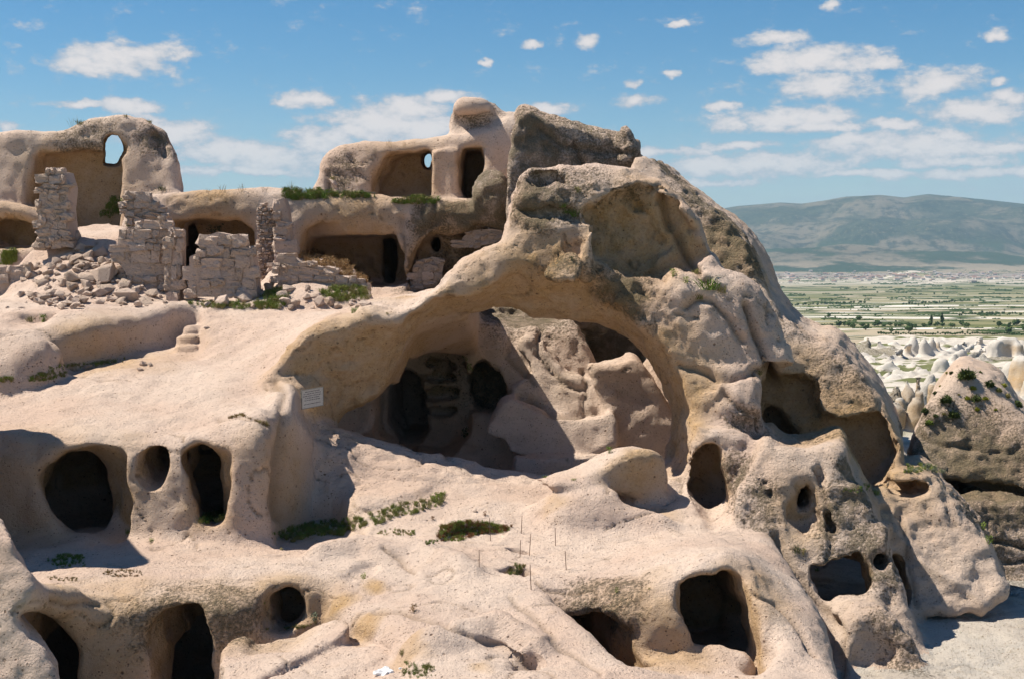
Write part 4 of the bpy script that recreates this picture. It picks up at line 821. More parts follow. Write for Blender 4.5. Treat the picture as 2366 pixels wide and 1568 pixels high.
def hill_material():
    m = bpy.data.materials.new('scrub_hills'); m.use_nodes = True; nt = m.node_tree; bs = nt.nodes['Principled BSDF']
    geo = nt.nodes.new('ShaderNodeNewGeometry').outputs['Position']; sx = nt.nodes.new('ShaderNodeSeparateXYZ'); nt.links.new(geo, sx.inputs[0])
    def noise(s, det=6, ro=.65):
        n = node(nt, 'ShaderNodeTexNoise', Scale=s, Detail=det, Roughness=ro); nt.links.new(geo, n.inputs['Vector']); return n.outputs[0]
    a = noise(.0016); b = noise(.012, 5, .75); 
    c = mix(nt, (.15, .125, .085), (.045, .055, .03), ramp(nt, a, .44, .56)); c = mix(nt, c, (.02, .03, .015), mth(nt, 'MULTIPLY', ramp(nt, b, .47, .58), .85)); b2 = noise(.045, 4, .8); c = mix(nt, c, (.26, .20, .13), mth(nt, 'MULTIPLY', ramp(nt, b2, .56, .66), .6))
    lowb = mth(nt, 'MULTIPLY', ramp(nt, sx.outputs[2], -90, -20, 1., 0.), ramp(nt, a, .48, .54, 1., 0.)); c = mix(nt, c, (.30, .24, .17), mth(nt, 'MULTIPLY', lowb, .8))
    fr = mth(nt, 'MULTIPLY', ramp(nt, sx.outputs[2], 20, 90, 1., 0.), ramp(nt, a, .5, .56)); c = mix(nt, c, (.03, .05, .02), mth(nt, 'MULTIPLY', fr, .8))
    nt.links.new(c, bs.inputs['Base Color']); bs.inputs['Roughness'].default_value = 1; bs.inputs['Specular IOR Level'].default_value = 0
    return m
def sub_far(name, lo, hi, mat):
    sel = split_far(lo, hi); u, inv = np.unique(FQ[sel], return_inverse=True); o = link(name, mesh_np(name, FV[u], inv.reshape(-1, 4), mat)); tag(o, kind='structure'); return o
MAT['plain'] = plain_material()
sub_far('valley_plain', 0, 5900, MAT['plain'])
sub_far('hills', 5900, 99999, hill_material())
base = mesh_np('ground', [(-30000, -8000, -170), (30000, -8000, -170), (30000, 40000, -170), (-30000, 40000, -170)], [(0, 1, 2, 3)], MAT['plain']); tag(link('ground', base), kind='structure')
def far_z(x, y):
    return float(np.interp(y, _D, _Zb))

# ---- white tuff ravine between the rock and the plain
OPS = []; OWN = {}
MAT['ravine'] = rock_material('ravine_tuff', (.50, .455, .40), (.56, .51, .45), (.38, .34, .26), 0., 1.)
MAT['white'] = rock_material('white_tuff', (.52, .48, .43), (.58, .54, .49), (.42, .385, .32), 0., 1.)
W_ = dict(category='rock cone')
def cones(name, label, L_, tubes_=(), k=1.6, cat='tuff cone'):
    INFO[name] = (label, cat, 'white', 1.3)
    for n_, (a, b, d, vb, rb, *o) in enumerate(L_):
        kw = dict(o[0]) if o else {}
        spire(a, b, d, vb, rb, owner=name if n_ == 0 else '%s/cone~%d' % (name, n_), k=k, seed=len(OPS) + n_, **kw)
    for pts in tubes_: tube([(*Z('V', [(a, b)])[0], d, r * .192 * d / F_) for a, b, d, r in pts], name, k=k)
# floor of the ravine: pale tuff benches and green bottoms
INFO['ravine_ground'] = (None, None, 'ravine', 1.); STRUCT.add('ravine_ground')
def vz(a, b, d): return (*Z('V', [(a, b)])[0], d)
land([vz(-300,1500,56), vz(2600,1500,56), vz(2900,100,450), vz(-300,100,450)], [vz(1400,140,430), vz(400,160,430), vz(2200,140,430), vz(1400,330,370), vz(600,420,330), vz(2200,400,300), vz(1000,520,290), vz(1500,560,240), vz(450,660,260), vz(900,680,200), vz(700,950,110), vz(1500,760,160), vz(2200,640,190), vz(900,1300,70)], 'ravine_ground', r=.3, k=.5, zb=-60)
cones('fluted_rock_cone', 'grey streaked fluted cones at the left end of the white ravine', [(320,112,400,420,75),(430,135,398,430,95,dict(fl=9)),(500,108,396,430,95,dict(lx=-30)),(620,118,405,390,85,dict(fl=6,lx=20)),(690,200,400,390,60),(150,185,390,420,90),(230,260,380,420,50)])
cones('window_rock_cone', 'pointed white cone with one small square window and a long left shoulder', [(1045,110,370,400,110,dict(lx=-60,p=.6,am=.06)),(970,200,366,420,90,dict(am=.08)),(905,260,356,660,80,dict(lx=-50,am=.1))], [[(980,200,365,24),(840,300,350,30),(730,350,340,22)]])
cones('cave_door_rock', 'rounded white rock with two tall dark doorways side by side', [(1165,125,360,400,80,dict(p=.35,am=.05,rt=.3)),(1260,118,362,400,75,dict(p=.4,am=.06)),(1330,130,366,380,70,dict(p=.5)),(1160,370,330,470,60,dict(p=.5,am=.05))])
cones('diagonal_tuff_ridge', 'long white ridges slanting down to the left across the ravine', [(1700,160,400,330,60),(1830,125,400,330,70,dict(lx=-60)),(1560,190,400,360,70)], [[(1660,165,400,14),(1500,260,380,26),(1400,330,360,36),(1270,450,320,44)],[(1835,145,400,16),(1740,220,375,28),(1640,290,350,38),(1500,370,310,46)],[(1730,165,430,10),(1600,240,400,20),(1440,340,370,28)],[(1560,155,430,10),(1440,250,400,22)],[(1900,260,340,20),(1760,330,320,34),(1600,400,300,44)]], k=1.6)
cones('round_tuff_dome', 'small round white dome at the foot of the slanting ridges', [(1375,370,262,540,115,dict(p=.45,am=.04,rt=.3))], k=.6)
cones('long_tuff_mass', 'wide smooth white mass below the grey crag', [(1880,290,310,520,130,dict(p=.6)),(1700,370,275,560,140,dict(p=.5,am=.07)),(1560,420,255,560,120,dict(p=.5,am=.06)),(1970,400,262,540,80,dict(p=.5)),(2060,450,245,560,70)], k=1.5)
cones('flat_topped_crag', 'greyish flat topped crag with cracks near the right edge of the ravine', [(2030,130,330,400,110,dict(p=.45,rt=.5,fl=9)),(2120,112,332,400,110,dict(p=.4,rt=.6,fl=8)),(2220,115,332,400,110,dict(p=.4,rt=.6,fl=9)),(2300,170,330,400,90,dict(p=.5,rt=.4))], k=.5)
cones('big_white_dome', 'big smooth white dome cut by the right edge of the photo', [(2240,420,120,900,190,dict(p=.5,am=.05,rt=.2)),(2366,355,117,1100,240,dict(p=.5,am=.04,rt=.3)),(2600,330,125,1100,330,dict(p=.5,am=.05,rt=.3)),(2470,600,104,1300,250,dict(p=.5,am=.05))], k=1.2)
cones('slender_twin_cone', 'pair of slender white cones left of the ravine bush', [(785,345,300,680,95,dict(lx=-30)),(690,450,290,700,70,dict(lx=-20)),(870,420,302,660,60),(560,520,285,700,90),(450,470,300,640,110,dict(p=.5)),(330,470,300,600,90)])
cones('leaning_white_cone', 'slender leaning white cone standing just left of the shrub covered cone', [(1245,568,74,1400,210,dict(lx=-200,am=.08,fl=5,p=.9)),(880,835,72,1400,120,dict(p=.6,am=.07,lx=20)),(800,930,70,1300,90,dict(p=.6)),(1120,760,70,1450,130,dict(lx=-120,am=.08,p=.9)),(1290,640,68,1500,150,dict(p=.9,lx=-60))], k=.35)
cones('grey_slope', 'grey brown rock slope with a wavy pale crest behind the leaning white cone', [(1240,478,95,900,150,dict(p=.8,lx=-20)),(1100,520,93,900,150,dict(p=.7)),(960,600,91,950,150,dict(p=.7)),(830,668,89,1000,150,dict(p=.7)),(700,740,88,1000,140,dict(p=.7)),(600,760,86,1000,90,dict(p=.7))], k=.8)
cones('grey_shard', 'thin grey blade of rock leaning against the ridge', [(258,392,60,900,40,dict(p=.7))], [[(258,400,60,8),(400,560,58,30),(540,700,56,36)]], k=.2)
def greens(m):
    nt = m.node_tree; bs = nt.nodes['Principled BSDF']; src = bs.inputs['Base Color'].links[0].from_socket
    g = nt.nodes.new('ShaderNodeNewGeometry'); sx = nt.nodes.new('ShaderNodeSeparateXYZ'); nt.links.new(g.outputs['Normal'], sx.inputs[0])
    n = node(nt, 'ShaderNodeTexNoise', Scale=.06, Detail=5.); nt.links.new(g.outputs['Position'], n.inputs['Vector'])
    f = mth(nt, 'MULTIPLY', ramp(nt, sx.outputs[2], .88, .95), ramp(nt, n.outputs[0], .50, .56)); nt.links.new(mix(nt, src, (.13, .14, .06), f), bs.inputs['Base Color'])
greens(MAT['ravine'])
rr_ = random.Random(77)
def filler(a, b, d, w, h, seed):
    n = 'tuff_cone~%d' % seed; INFO[n] = ('small pale cone or fin of tuff among many in the white ravine', 'tuff cone', 'white', 1.3, 'small cones of the white ravine')
    spire(a, b, d, b + h, w, owner=n, k=1.8, seed=seed, p=rr_.uniform(.5, .9), am=rr_.uniform(.05, .12), fl=rr_.choice([4, 5, 7]), lx=rr_.uniform(-50, 10), rt=rr_.uniform(.08, .25))
for i_ in range(110):
    b = rr_.uniform(110, 580); a = rr_.uniform(40, 2366)
    if b > 330 and (a < 380 or 1150 < a < 1250): continue
    d = float(np.interp(b, [110, 200, 330, 450, 560], [425, 395, 350, 290, 240])); sz = np.interp(b, [110, 560], [.8, 1.3])
    filler(a, b, d, rr_.uniform(50, 130) * sz, rr_.uniform(80, 200) * sz, i_)
def far_hole(name, part, a, b, d, w, h, dep=3):
    c = P(*Z('V', [(a, b)])[0], d)
    def fn(X, Y, Zz): return np.maximum(np.maximum(np.abs(X - c[0]) - w, np.abs(Zz - c[2]) - h), np.abs(Y - c[1]) - dep)
    add(fn, c - [w, dep, h], c + [w, dep, h], .2, name + '/' + part, True)
far_hole('cave_door_rock', 'doorway', 1138, 312, 346, 1.4, 4.8, 6); far_hole('cave_door_rock', 'doorway', 1192, 315, 346, 2.2, 4.8, 6); far_hole('window_rock_cone', 'window', 1012, 282, 352, 1.3, 1.8, 8)
WEAR2 = [(0, (*Z('V', [(a, b)])[0], d), r, q) for a, b, d, r, q in [(420,250,390,22,.8),(560,250,385,16,.9),(640,300,390,14,.6),(2100,260,315,16,.5),(2250,250,315,16,.6),(780,500,290,12,.3),(1000,330,350,7,.4),(900,750,86,6,.5),(700,800,86,5,.5)]] + [(1, (*Z('V', [(900, 750)])[0], 86), 4, .4)]
build_solids(Mesher(.0022, 54, 470, .17, .46, -.17, -.045), WEAR2, amp=5., fq=.2)
# ---- trees, bushes and houses of the plain
def blob_mesh(name, seed, mats, rx=1., rz=1., n=70, cone=0.):
    rng = np.random.RandomState(seed); V = []; Q = []
    for i in range(n):                                                # leaf clumps through the volume of the crown
        th = rng.rand() * 6.283; ph = math.acos(2 * rng.rand() - 1); r = rng.rand() ** .4
        z = math.cos(ph) * r; rr = math.sin(ph) * r
        if cone: rr *= (1 - cone * (z + 1) / 2)
        c = np.array([rr * math.cos(th) * rx, rr * math.sin(th) * rx, (z * .9 + 1) * rz])
        s = .16 + .16 * rng.rand(); a = rng.randn(3, 3); a /= np.linalg.norm(a, axis=1, keepdims=True)
        b = len(V); V += [c + a[0] * s, c + a[1] * s, c - a[0] * s * .8 + a[2] * s * .6, c - a[1] * s]; Q += [(b, b + 1, b + 2, b + 3)]
    # the dense inner crown
    m = 8; b = len(V)
    for i in range(5):
        for j in range(m):
            z = -1 + 2 * (i + .5) / 5; rr = math.sqrt(max(0, 1 - z * z)) * .72 * (1 - cone * (z + 1) / 2) * (1 + .25 * rng.randn() * .6)
            V.append(np.array([rr * math.cos(j * 6.283 / m) * rx, rr * math.sin(j * 6.283 / m) * rx, (z * .8 + 1) * rz]))
    for i in range(4):
        for j in range(m): Q.append((b + i * m + j, b + i * m + (j + 1) % m, b + (i + 1) * m + (j + 1) % m, b + (i + 1) * m + j))
    return mesh_np(name, V, Q, mats, smooth=False)
def leaf_material(name, a, b):
    m = bpy.data.materials.new(name); m.use_nodes = True; nt = m.node_tree; bs = nt.nodes['Principled BSDF']
    oi = nt.nodes.new('ShaderNodeObjectInfo'); geo = nt.nodes.new('ShaderNodeNewGeometry')
    n = node(nt, 'ShaderNodeTexNoise', Scale=3., Detail=3.); nt.links.new(geo.outputs['Position'], n.inputs['Vector'])
    f = mth(nt, 'ADD', mth(nt, 'MULTIPLY', oi.outputs['Random'], .5), mth(nt, 'MULTIPLY', n.outputs[0], .5))
    c = mix(nt, a, b, ramp(nt, f, .25, .75)); nt.links.new(c, bs.inputs['Base Color']); bs.inputs['Roughness'].default_value = .8; bs.inputs['Specular IOR Level'].default_value = .15
    return m
MAT['tree'] = leaf_material('tree_leaves', (.035, .065, .018), (.06, .10, .03)); MAT['bark'] = leaf_material('bark', (.10, .07, .045), (.14, .10, .07))
crowns = [blob_mesh('crown', 5 + i, MAT['tree'], rx=(1., 1.15, .9, .5)[i], rz=(.8, .7, .95, 1.5)[i], cone=(0, 0, .3, .7)[i]) for i in range(4)]
def trunk_mesh():
    V = []; Q = []
    for i, (z, r) in enumerate([(0, .14), (.5, .10), (1.1, .06)]):
        for j in range(6): V.append((r * math.cos(j * 1.047) + .05 * i, r * math.sin(j * 1.047), z))
    for i in range(2):
        for j in range(6): Q.append((i * 6 + j, i * 6 + (j + 1) % 6, (i + 1) * 6 + (j + 1) % 6, (i + 1) * 6 + j))
    return mesh_np('trunk', V, Q, MAT['bark'])
trunk_me = trunk_mesh()
from mathutils.bvhtree import BVHTree
FARBVH = BVHTree.FromPolygons([tuple(v) for v in FV.tolist()], FQ.tolist())
def ray(u, v, bvh):
    d = Vector(P(u, v, 1.0)).normalized(); h = bvh.ray_cast(Vector((0, 0, 0)), d)
    return h[0], h[1]
rt = random.Random(11)
def plain_tree(u, v, hpx, kind=None, lab='dark green round tree standing loose in the fields of the valley plain', group='loose trees of the valley plain'):
    p, n = ray(u, v, FARBVH)
    if p is None: return
    s = hpx * p.y / F_ / 1.9; k = kind if kind is not None else rt.choice([0, 0, 1, 2])
    t = bpy.data.objects.new('tree', None); COL.objects.link(t); t.location = p
    tag(t, lab, 'tree', group)
    c = link('crown', crowns[k], parent=t); c.scale = (s, s, s); c.location = (0, 0, s * .1); c.rotation_euler = (0, 0, rt.random() * 6)
    w = link('trunk', trunk_me, parent=t); w.scale = (s, s, s)
# the dark row of trees, then looser rows
for i in range(46):
    u = 1812 + i * 12.3 + rt.uniform(-5, 5)
    if 1975 < u < 1990 or 2235 < u < 2300: continue
    plain_tree(u, 757 + rt.uniform(-3, 3) + (u - 1812) * -.004, rt.uniform(9, 17), None, 'dark tree of the thick row crossing the plain just above the white ravine', 'thick tree row above the ravine')
for i in range(60):
    u = 2030 + i * 5.7; plain_tree(u, 773 + rt.uniform(-1.5, 1.5), rt.uniform(5, 8), None, 'small tree of the hedge line bordering the top of the white ravine', 'hedge line trees by the ravine')
for i in range(30):
    u = 1788 + i * 7.2 + rt.uniform(-3, 3); plain_tree(u, 708 - i * .25 + rt.uniform(-1, 1), rt.uniform(4, 8), None, 'small tree in the far tree line touching the ridge', 'far tree line by the ridge')
for i in range(26):
    u = 2085 + i * 6 + rt.uniform(-3, 3); plain_tree(u, 706 - i * .4 + rt.uniform(-1.5, 1.5), rt.uniform(4, 8), None, 'small tree in the far tree line in the middle of the plain', 'far tree line mid plain')
for i in range(28):
    u = 2215 + i * 5.6 + rt.uniform(-3, 3); plain_tree(u, 728 + rt.uniform(-3, 3), rt.uniform(4, 8), None, 'small tree in the tree line at the right edge above the pale terraces', 'tree line at the right edge')
for u, v, h in [(2152,752,18),(2176,752,20),(2366,765,16),(1985,740,14),(1915,735,13),(2100,768,20),(2330,770,18),(1900,772,15),(1920,774,16),(1880,770,12),(2060,768,12),(2000,763,14)]: plain_tree(u, v, h, 3 if 2140 < u < 2200 else None, {2152: 'left one of the two pointed poplars above the ravine', 2176: 'right one of the two pointed poplars above the ravine'}.get(u, 'taller tree standing out of the hedges above the ravine'), None if 2140 < u < 2200 else 'taller trees above the ravine')
for i in range(50): plain_tree(rt.uniform(1790, 2366), rt.uniform(675, 745), rt.uniform(3, 6))
for a, b, h, lab in [(1040,470,22,'big green bush between the door rock and the leaning cone'),(475,420,16,'green bush at the foot of the fluted cones'),(1420,190,14,'round bush on the rim above the slanting ridges'),(2300,320,22,'green bush at the right of the flat topped crag'),(2340,280,16,'bush behind the flat topped crag'),(590,720,12,'bush at the foot of the twin cones'),(760,900,9,'small bush below the grey slope'),(800,1190,14,'dark bush in the gap right of the brown hollow'),(1080,210,8,'tiny bush on the ravine rim'),(1650,170,8,'small bush atop the slanting ridges')]:
    (u, v), = Z('V', [(a, b)]); plain_tree(u, v, h, rt.choice([0, 1]), lab, None)
# hedges read as one mass further out
def hedge_mass(name, n, vr, hr, seed):
    rng = random.Random(seed); V = []; Q = []
    cv = [crowns[i] for i in range(2)]
    for _ in range(n):
        v0 = rng.uniform(*vr); u0 = rng.uniform(1760, 2366); L = rng.randint(4, 16)
        for k in range(L):
            p, _n = ray(u0 + k * 3.2, v0 + rng.uniform(-.4, .4), FARBVH)
            if p is None: continue
            s = rng.uniform(*hr) * p.y / F_; b = len(V)
            for a in range(6): V.append((p.x + s * math.cos(a * 1.047) * rng.uniform(.8, 1.3), p.y + s * math.sin(a * 1.047), p.z))
            for a in range(6): V.append((p.x + s * .6 * math.cos(a * 1.047 + .3) * rng.uniform(.8, 1.3), p.y + s * .6 * math.sin(a * 1.047), p.z + s * rng.uniform(.7, 1.2)))
            for a in range(6): Q.append((b + a, b + (a + 1) % 6, b + 6 + (a + 1) % 6, b + 6 + a))
            Q.append((b + 6, b + 7, b + 8, b + 9)); Q.append((b + 6, b + 9, b + 10, b + 11))
    o = link(name, mesh_np(name, V, Q, MAT['tree'], False)); tag(o, 'thin dark hedges and scattered bushes across the far fields', 'hedge', None, 'stuff')
hedge_mass('hedge', 190, (655, 765), (1.5, 3.0), 4)
hedge_mass('scrub', 120, (625, 655), (.8, 1.6), 5)
# town houses
def house_meshes():
    out = []
    wm = [];
    for i, (cw, cr) in enumerate([((.5, .44, .38), (.26, .15, .11)), ((.6, .56, .5), (.34, .22, .17)), ((.42, .36, .3), (.38, .33, .29))]):
        a = bpy.data.materials.new('house_wall'); a.use_nodes = True; a.node_tree.nodes['Principled BSDF'].inputs[0].default_value = (*cw, 1)
        r = bpy.data.materials.new('house_roof'); r.use_nodes = True; r.node_tree.nodes['Principled BSDF'].inputs[0].default_value = (*cr, 1)
        V = [(-6, -5, -3), (6, -5, -3), (6, 5, -3), (-6, 5, -3), (-6, -5, 6), (6, -5, 6), (6, 5, 6), (-6, 5, 6)]
        w = mesh_np('wall', V, [(0, 1, 5, 4), (1, 2, 6, 5), (2, 3, 7, 6), (3, 0, 4, 7)], a, False)
        V = [(-6.6, -5.6, 6), (6.6, -5.6, 6), (6.6, 5.6, 6), (-6.6, 5.6, 6), (-5, 0, 9), (5, 0, 9)]
        me = bpy.data.meshes.new('roof'); me.from_pydata(V, [], [(0, 1, 5, 4), (1, 2, 5), (2, 3, 4, 5), (3, 0, 4)]); me.materials.append(r); out.append((w, me))
    return out
HM = house_meshes()
for i in range(150):
    u = rt.uniform(1790, 2366); v = 641 + rt.gauss(0, 5.5) - (u - 2080) * .004
    p, n_ = ray(u, max(min(v, 656), 628), FARBVH)
    if p is None: continue
    t = bpy.data.objects.new('house', None); COL.objects.link(t); t.location = p; t.rotation_euler = (0, 0, rt.uniform(-.6, .6)); w, r = rt.choice(HM)
    tag(t, 'tiny pale house of the distant town at the foot of the hills', 'house', 'houses of the distant town')
    s = rt.uniform(.6, 1.25)
    for nm, me in (('wall', w), ('roof', r)): o = link(nm, me, parent=t); o.scale = (s, s, s * .8)
# haze over the valley
hb = bpy.data.meshes.new('haze'); a0, a1, b0, b1, c0, c1 = -16000, 16000, -400, 18000, -172, 430
hb.from_pydata([(x, y, z) for x in (a0, a1) for y in (b0, b1) for z in (c0, c1)], [], [(0, 1, 3, 2), (4, 6, 7, 5), (0, 4, 5, 1), (2, 3, 7, 6), (0, 2, 6, 4), (1, 5, 7, 3)])
hm = bpy.data.materials.new('haze'); hm.use_nodes = True; hm.node_tree.nodes.remove(hm.node_tree.nodes['Principled BSDF'])
pvn = hm.node_tree.nodes.new('ShaderNodeVolumePrincipled'); pvn.inputs['Color'].default_value = (.5, .76, .98, 1); pvn.inputs['Density'].default_value = 6e-5; pvn.inputs['Anisotropy'].default_value = .0
hm.node_tree.links.new(pvn.outputs[0], hm.node_tree.nodes['Material Output'].inputs['Volume']); hb.materials.append(hm)
ho = link('haze', hb); tag(ho, 'thin blue haze over the valley', 'haze', None, 'stuff')
print('far done', time.time() - T0_)

# ================================================================ RUINED WALLS, RUBBLE
BVH = BVHTree.FromPolygons([tuple(v) for v in RV.tolist()], RQ.tolist())
def hit(u, v): return ray(u, v, BVH)
import bmesh
def rubble_mesh(seed):
    rng = np.random.RandomState(seed); bm = bmesh.new()
    for _ in range(15):
        d = rng.randn(3); d /= np.linalg.norm(d); p = np.sign(d) * np.abs(d) ** .75 * (.8 + .25 * rng.rand()); bm.verts.new(p * [.62, .55, .5])
    r = bmesh.ops.convex_hull(bm, input=bm.verts); bmesh.ops.delete(bm, geom=[v for v in bm.verts if not v.link_faces], context='VERTS')
    bmesh.ops.bevel(bm, geom=bm.edges[:], offset=.05, segments=1, affect='EDGES', clamp_overlap=True)
    me = bpy.data.meshes.new('stone'); bm.to_mesh(me); bm.free(); me.materials.append(MAT['stone']); return me
def block_mesh(seed, rough=.06, corner=.12):
    rng = np.random.RandomState(seed); bm = bmesh.new(); bmesh.ops.create_cube(bm, size=1.0)
    bmesh.ops.subdivide_edges(bm, edges=bm.edges[:], cuts=2, use_grid_fill=True)
    for v in bm.verts:
        p = np.array(v.co); n = np.linalg.norm(p * 2); e = np.abs(p) > .49
        k = 1 - corner * (e.sum() - 1) * .9 if e.sum() > 1 else 1
        v.co = Vector(p * k + rng.randn(3) * rough * .5)
    me = bpy.data.meshes.new('stone'); bm.to_mesh(me); bm.free(); me.materials.append(MAT['stone'])
    for p in me.polygons: p.use_smooth = (seed % 2 == 0)
    return me
RUB = [rubble_mesh(100 + i) for i in range(12)]; BLK = [block_mesh(201 + 2 * i, .09 + .04 * (i % 3), .02 + .05 * (i % 3)) for i in range(14)]
def inpoly(x, y, P_):
    c = False
    for i in range(len(P_)):
        (x1, y1), (x2, y2) = P_[i], P_[i - 1]
        if (y1 > y) != (y2 > y) and x < (x2 - x1) * (y - y1) / (y2 - y1) + x1: c = not c
    return c
rs = random.Random(5)
def wall(label, poly, d, thick, course, wpx, yaw=0, lean=0, name='ruined_wall', cat='stone wall', meshes=None, group='ruined stone walls', gap=1.0, round_=False, corefront=.035):
    Fm = Frame(d, ctr(poly), yaw, lean); us = [p[0] for p in poly]; vs = [p[1] for p in poly]
    root = bpy.data.objects.new(name, None); COL.objects.link(root); b = P(ctr(poly)[0], max(vs), d); root.location = b; tag(root, label, cat, group)
    rb = Vector(b); basis = Matrix((Fm.ax, Fm.n, Fm.up)).transposed()
    ps = d / F_; v = max(vs)
    while v > min(vs):
        h = course * rs.uniform(.6, 1.4); u = min(us) - rs.uniform(0, wpx * .6)
        while u < max(us):
            w = wpx * rs.uniform(.5, 1.75)
            if inpoly(u + w / 2, v - h / 2, poly):
                q = Fm.hit(u + w / 2, v - h / 2 + rs.uniform(-.16, .16) * course); me = rs.choice(meshes or BLK)
                o = bpy.data.objects.new('stone', me); COL.objects.link(o); o.parent = root
                dep = rs.uniform(.28, .42); c = Vector(Fm.o + q + Fm.n * (dep / 2 - rs.uniform(-.02, .11)))
                S = Matrix.Diagonal((w * ps * gap / max(.4, math.cos(math.radians(yaw))), dep, h * ps * gap * rs.uniform(.85, 1.2)))
                R = basis @ Matrix.Rotation(rs.uniform(-.13, .13), 3, 'Y')
                o.matrix_basis = Matrix.Translation(c - rb) @ (R @ S).to_4x4()
            u += w
        v -= h
    # the packed core behind the facing stones
    cx, cy = ctr(poly); sh = [(cx + (a - cx) * .93, cy + (e - cy) * .95 + 1.5) for a, e in poly]; V = []
    n = len(sh)
    for w in (corefront, thick):
        for a, e in sh:
            q = Fm.o + Fm.hit(a, e) + Fm.n * (w + rs.uniform(-.03, .03)) - np.array(rb); V.append(q)
    me = bpy.data.meshes.new('wall_core'); me.from_pydata([tuple(p) for p in V], [], [tuple(range(n))] + [tuple(range(n, 2 * n))[::-1]] + [(i, i + n, (i + 1) % n + n, (i + 1) % n) for i in range(n)])
    bm = bmesh.new(); bm.from_mesh(me); bmesh.ops.recalc_face_normals(bm, faces=bm.faces); bm.to_mesh(me); bm.free()
    me.materials.append(MAT['stone']); o = bpy.data.objects.new('wall_core', me); COL.objects.link(o); o.parent = root
    # rear and top facing so that it holds from every side
    return root
wall('tall lone stub of stone wall standing left of the rubble heap', [(84,575),(84,480),(90,430),(98,402),(118,386),(148,392),(160,430),(154,480),(158,520),(162,575)], 47.0, 1.1, 15, 19)
wall('broad wall of large squared blocks rising from the rubble, left of the dark doorway', [(300,650),(262,600),(268,540),(300,522),(330,520),(352,505),(372,500),(390,515),(412,545),(412,705),(372,705),(340,690)], 45.4, .9, 21, 29)
wall('low corner of stones with grass on it at the left end of the cave room roof', [(283,500),(283,470),(300,452),(318,446),(345,450),(365,470),(385,500),(388,522),(330,520),(300,515)], 47.6, 1.0, 17, 24)
wall('end pier of stacked blocks beside the dark doorway', [(386,705),(384,535),(400,520),(416,540),(416,705)], 44.9, .9, 24, 18, name='wall_pier')
wall('peaked wall fragment with grey weeds growing on its tip', [(430,690),(432,592),(452,582),(458,560),(478,540),(500,532),(530,538),(562,562),(586,575),(596,640),(600,690)], 44.6, .9, 26, 28)
wall('narrow pillar of thin flat stones between the two big cave rooms', [(594,645),(597,482),(608,472),(622,478),(630,488),(634,560),(634,645)], 48.6, .8, 7.5, 12, name='stone_pillar', gap=.9)
wall('pillar of larger grey blocks right of the thin stone pillar', [(636,640),(634,458),(655,452),(664,480),(672,560),(680,600),(684,640)], 48.3, .8, 21, 34, name='stone_pillar')
wall('tumbledown low wall of grey blocks with dry grass on top', [(634,665),(636,592),(672,592),(690,606),(720,612),(772,618),(780,640),(850,645),(852,668),(760,672)], 45.2, .9, 19, 30)
wall('short dry stone wall on the ledge right of the small square window', [(1052,572),(1068,545),(1085,530),(1130,527),(1168,528),(1172,548),(1140,562),(1090,572)], 51.0, .7, 13, 17, meshes=RUB, gap=1.25)
wall('rough stone wall under the small square window', [(950,672),(952,612),(968,598),(1000,590),(1030,596),(1024,630),(1010,662)], 51.0, .7, 17, 19, meshes=BLK[:4] + RUB[:4], gap=1.0)
wall('dark mossy dry stone wall at the left edge of the photo', [(-40,692),(-40,618),(30,612),(70,622),(100,640),(108,668),(60,690)], 46.2, .8, 20, 22, meshes=RUB + BLK[:3], gap=1.2)
# rubble
def put_stone(u, v, wpx, hpx, label, group, me=None, sink=.25, name='stone', cat='stone', yaw=None):
    p, n = hit(u, v + hpx * .3)
    if p is None: return
    s = p.y / F_; me = me or rs.choice(RUB)
    o = bpy.data.objects.new(name, me); COL.objects.link(o)
    o.location = (p.x, p.y, p.z + hpx * s * (.5 - sink)); o.rotation_euler = (rs.uniform(-.35, .35), rs.uniform(-.35, .35), rs.uniform(0, 6.28) if yaw is None else yaw)
    o.scale = (wpx * s, wpx * s * rs.uniform(.7, 1.1), hpx * s); tag(o, label, cat, group); return o
def where(u, v, w, u0, u1, v0, v1):
    a = ['left', 'left of centre', 'centre', 'right of centre', 'right'][min(4, max(0, int((u - u0) / (u1 - u0) * 5)))]; b = ['top', 'upper part', 'middle', 'foot'][min(3, max(0, int((v - v0) / (v1 - v0) * 4)))]
    return ('large' if w > 36 else 'middling' if w > 24 else 'small'), a, b
k1 = [(1070,800,190,150),(910,800,170,130),(900,690,240,150),(1090,690,210,150),(1310,660,330,240),(1280,740,170,110),(1330,840,230,150),(1240,890,230,120),(1640,930,330,180),(1840,990,210,140),(1900,910,170,110),(770,940,180,130),(560,960,170,110),(460,990,110,80),(860,1040,160,80),(1250,1010,130,80),(980,960,110,90),
      (1100,910,110,80),(270,910,100,80),(1090,430,200,150),(950,480,220,130),(930,200,180,150),(990,330,150,120),(1120,320,150,70),(1250,380,170,120),(1290,500,210,110),(780,770,140,100),(600,650,130,90),(700,500,130,100),(1550,640,190,150),(1480,590,140,80),(1560,780,150,140),(420,920,130,80),(650,900,120,90),(1510,1000,140,70),(780,570,120,90),(860,560,90,70),
      (1400,950,110,70),(1180,560,120,90),(1690,640,90,60),(590,200,150,90),(720,210,110,90),(1020,1060,70,50),(1500,900,120,80),(90,1080,50,25),(270,1080,80,35),(610,930,100,70),(1330,560,140,110),(2060,70,140,110)]
for a, b, w, h in k1:
    (u, v), = Z('K1', [(a, b)]); put_stone(u, v, w * .184 * 1.05, h * .184 * 1.15, '%s angular stone of the rubble heap, %s, %s' % where(u, v, w * .184, 15, 390, 545, 700), 'stones of the rubble heap')
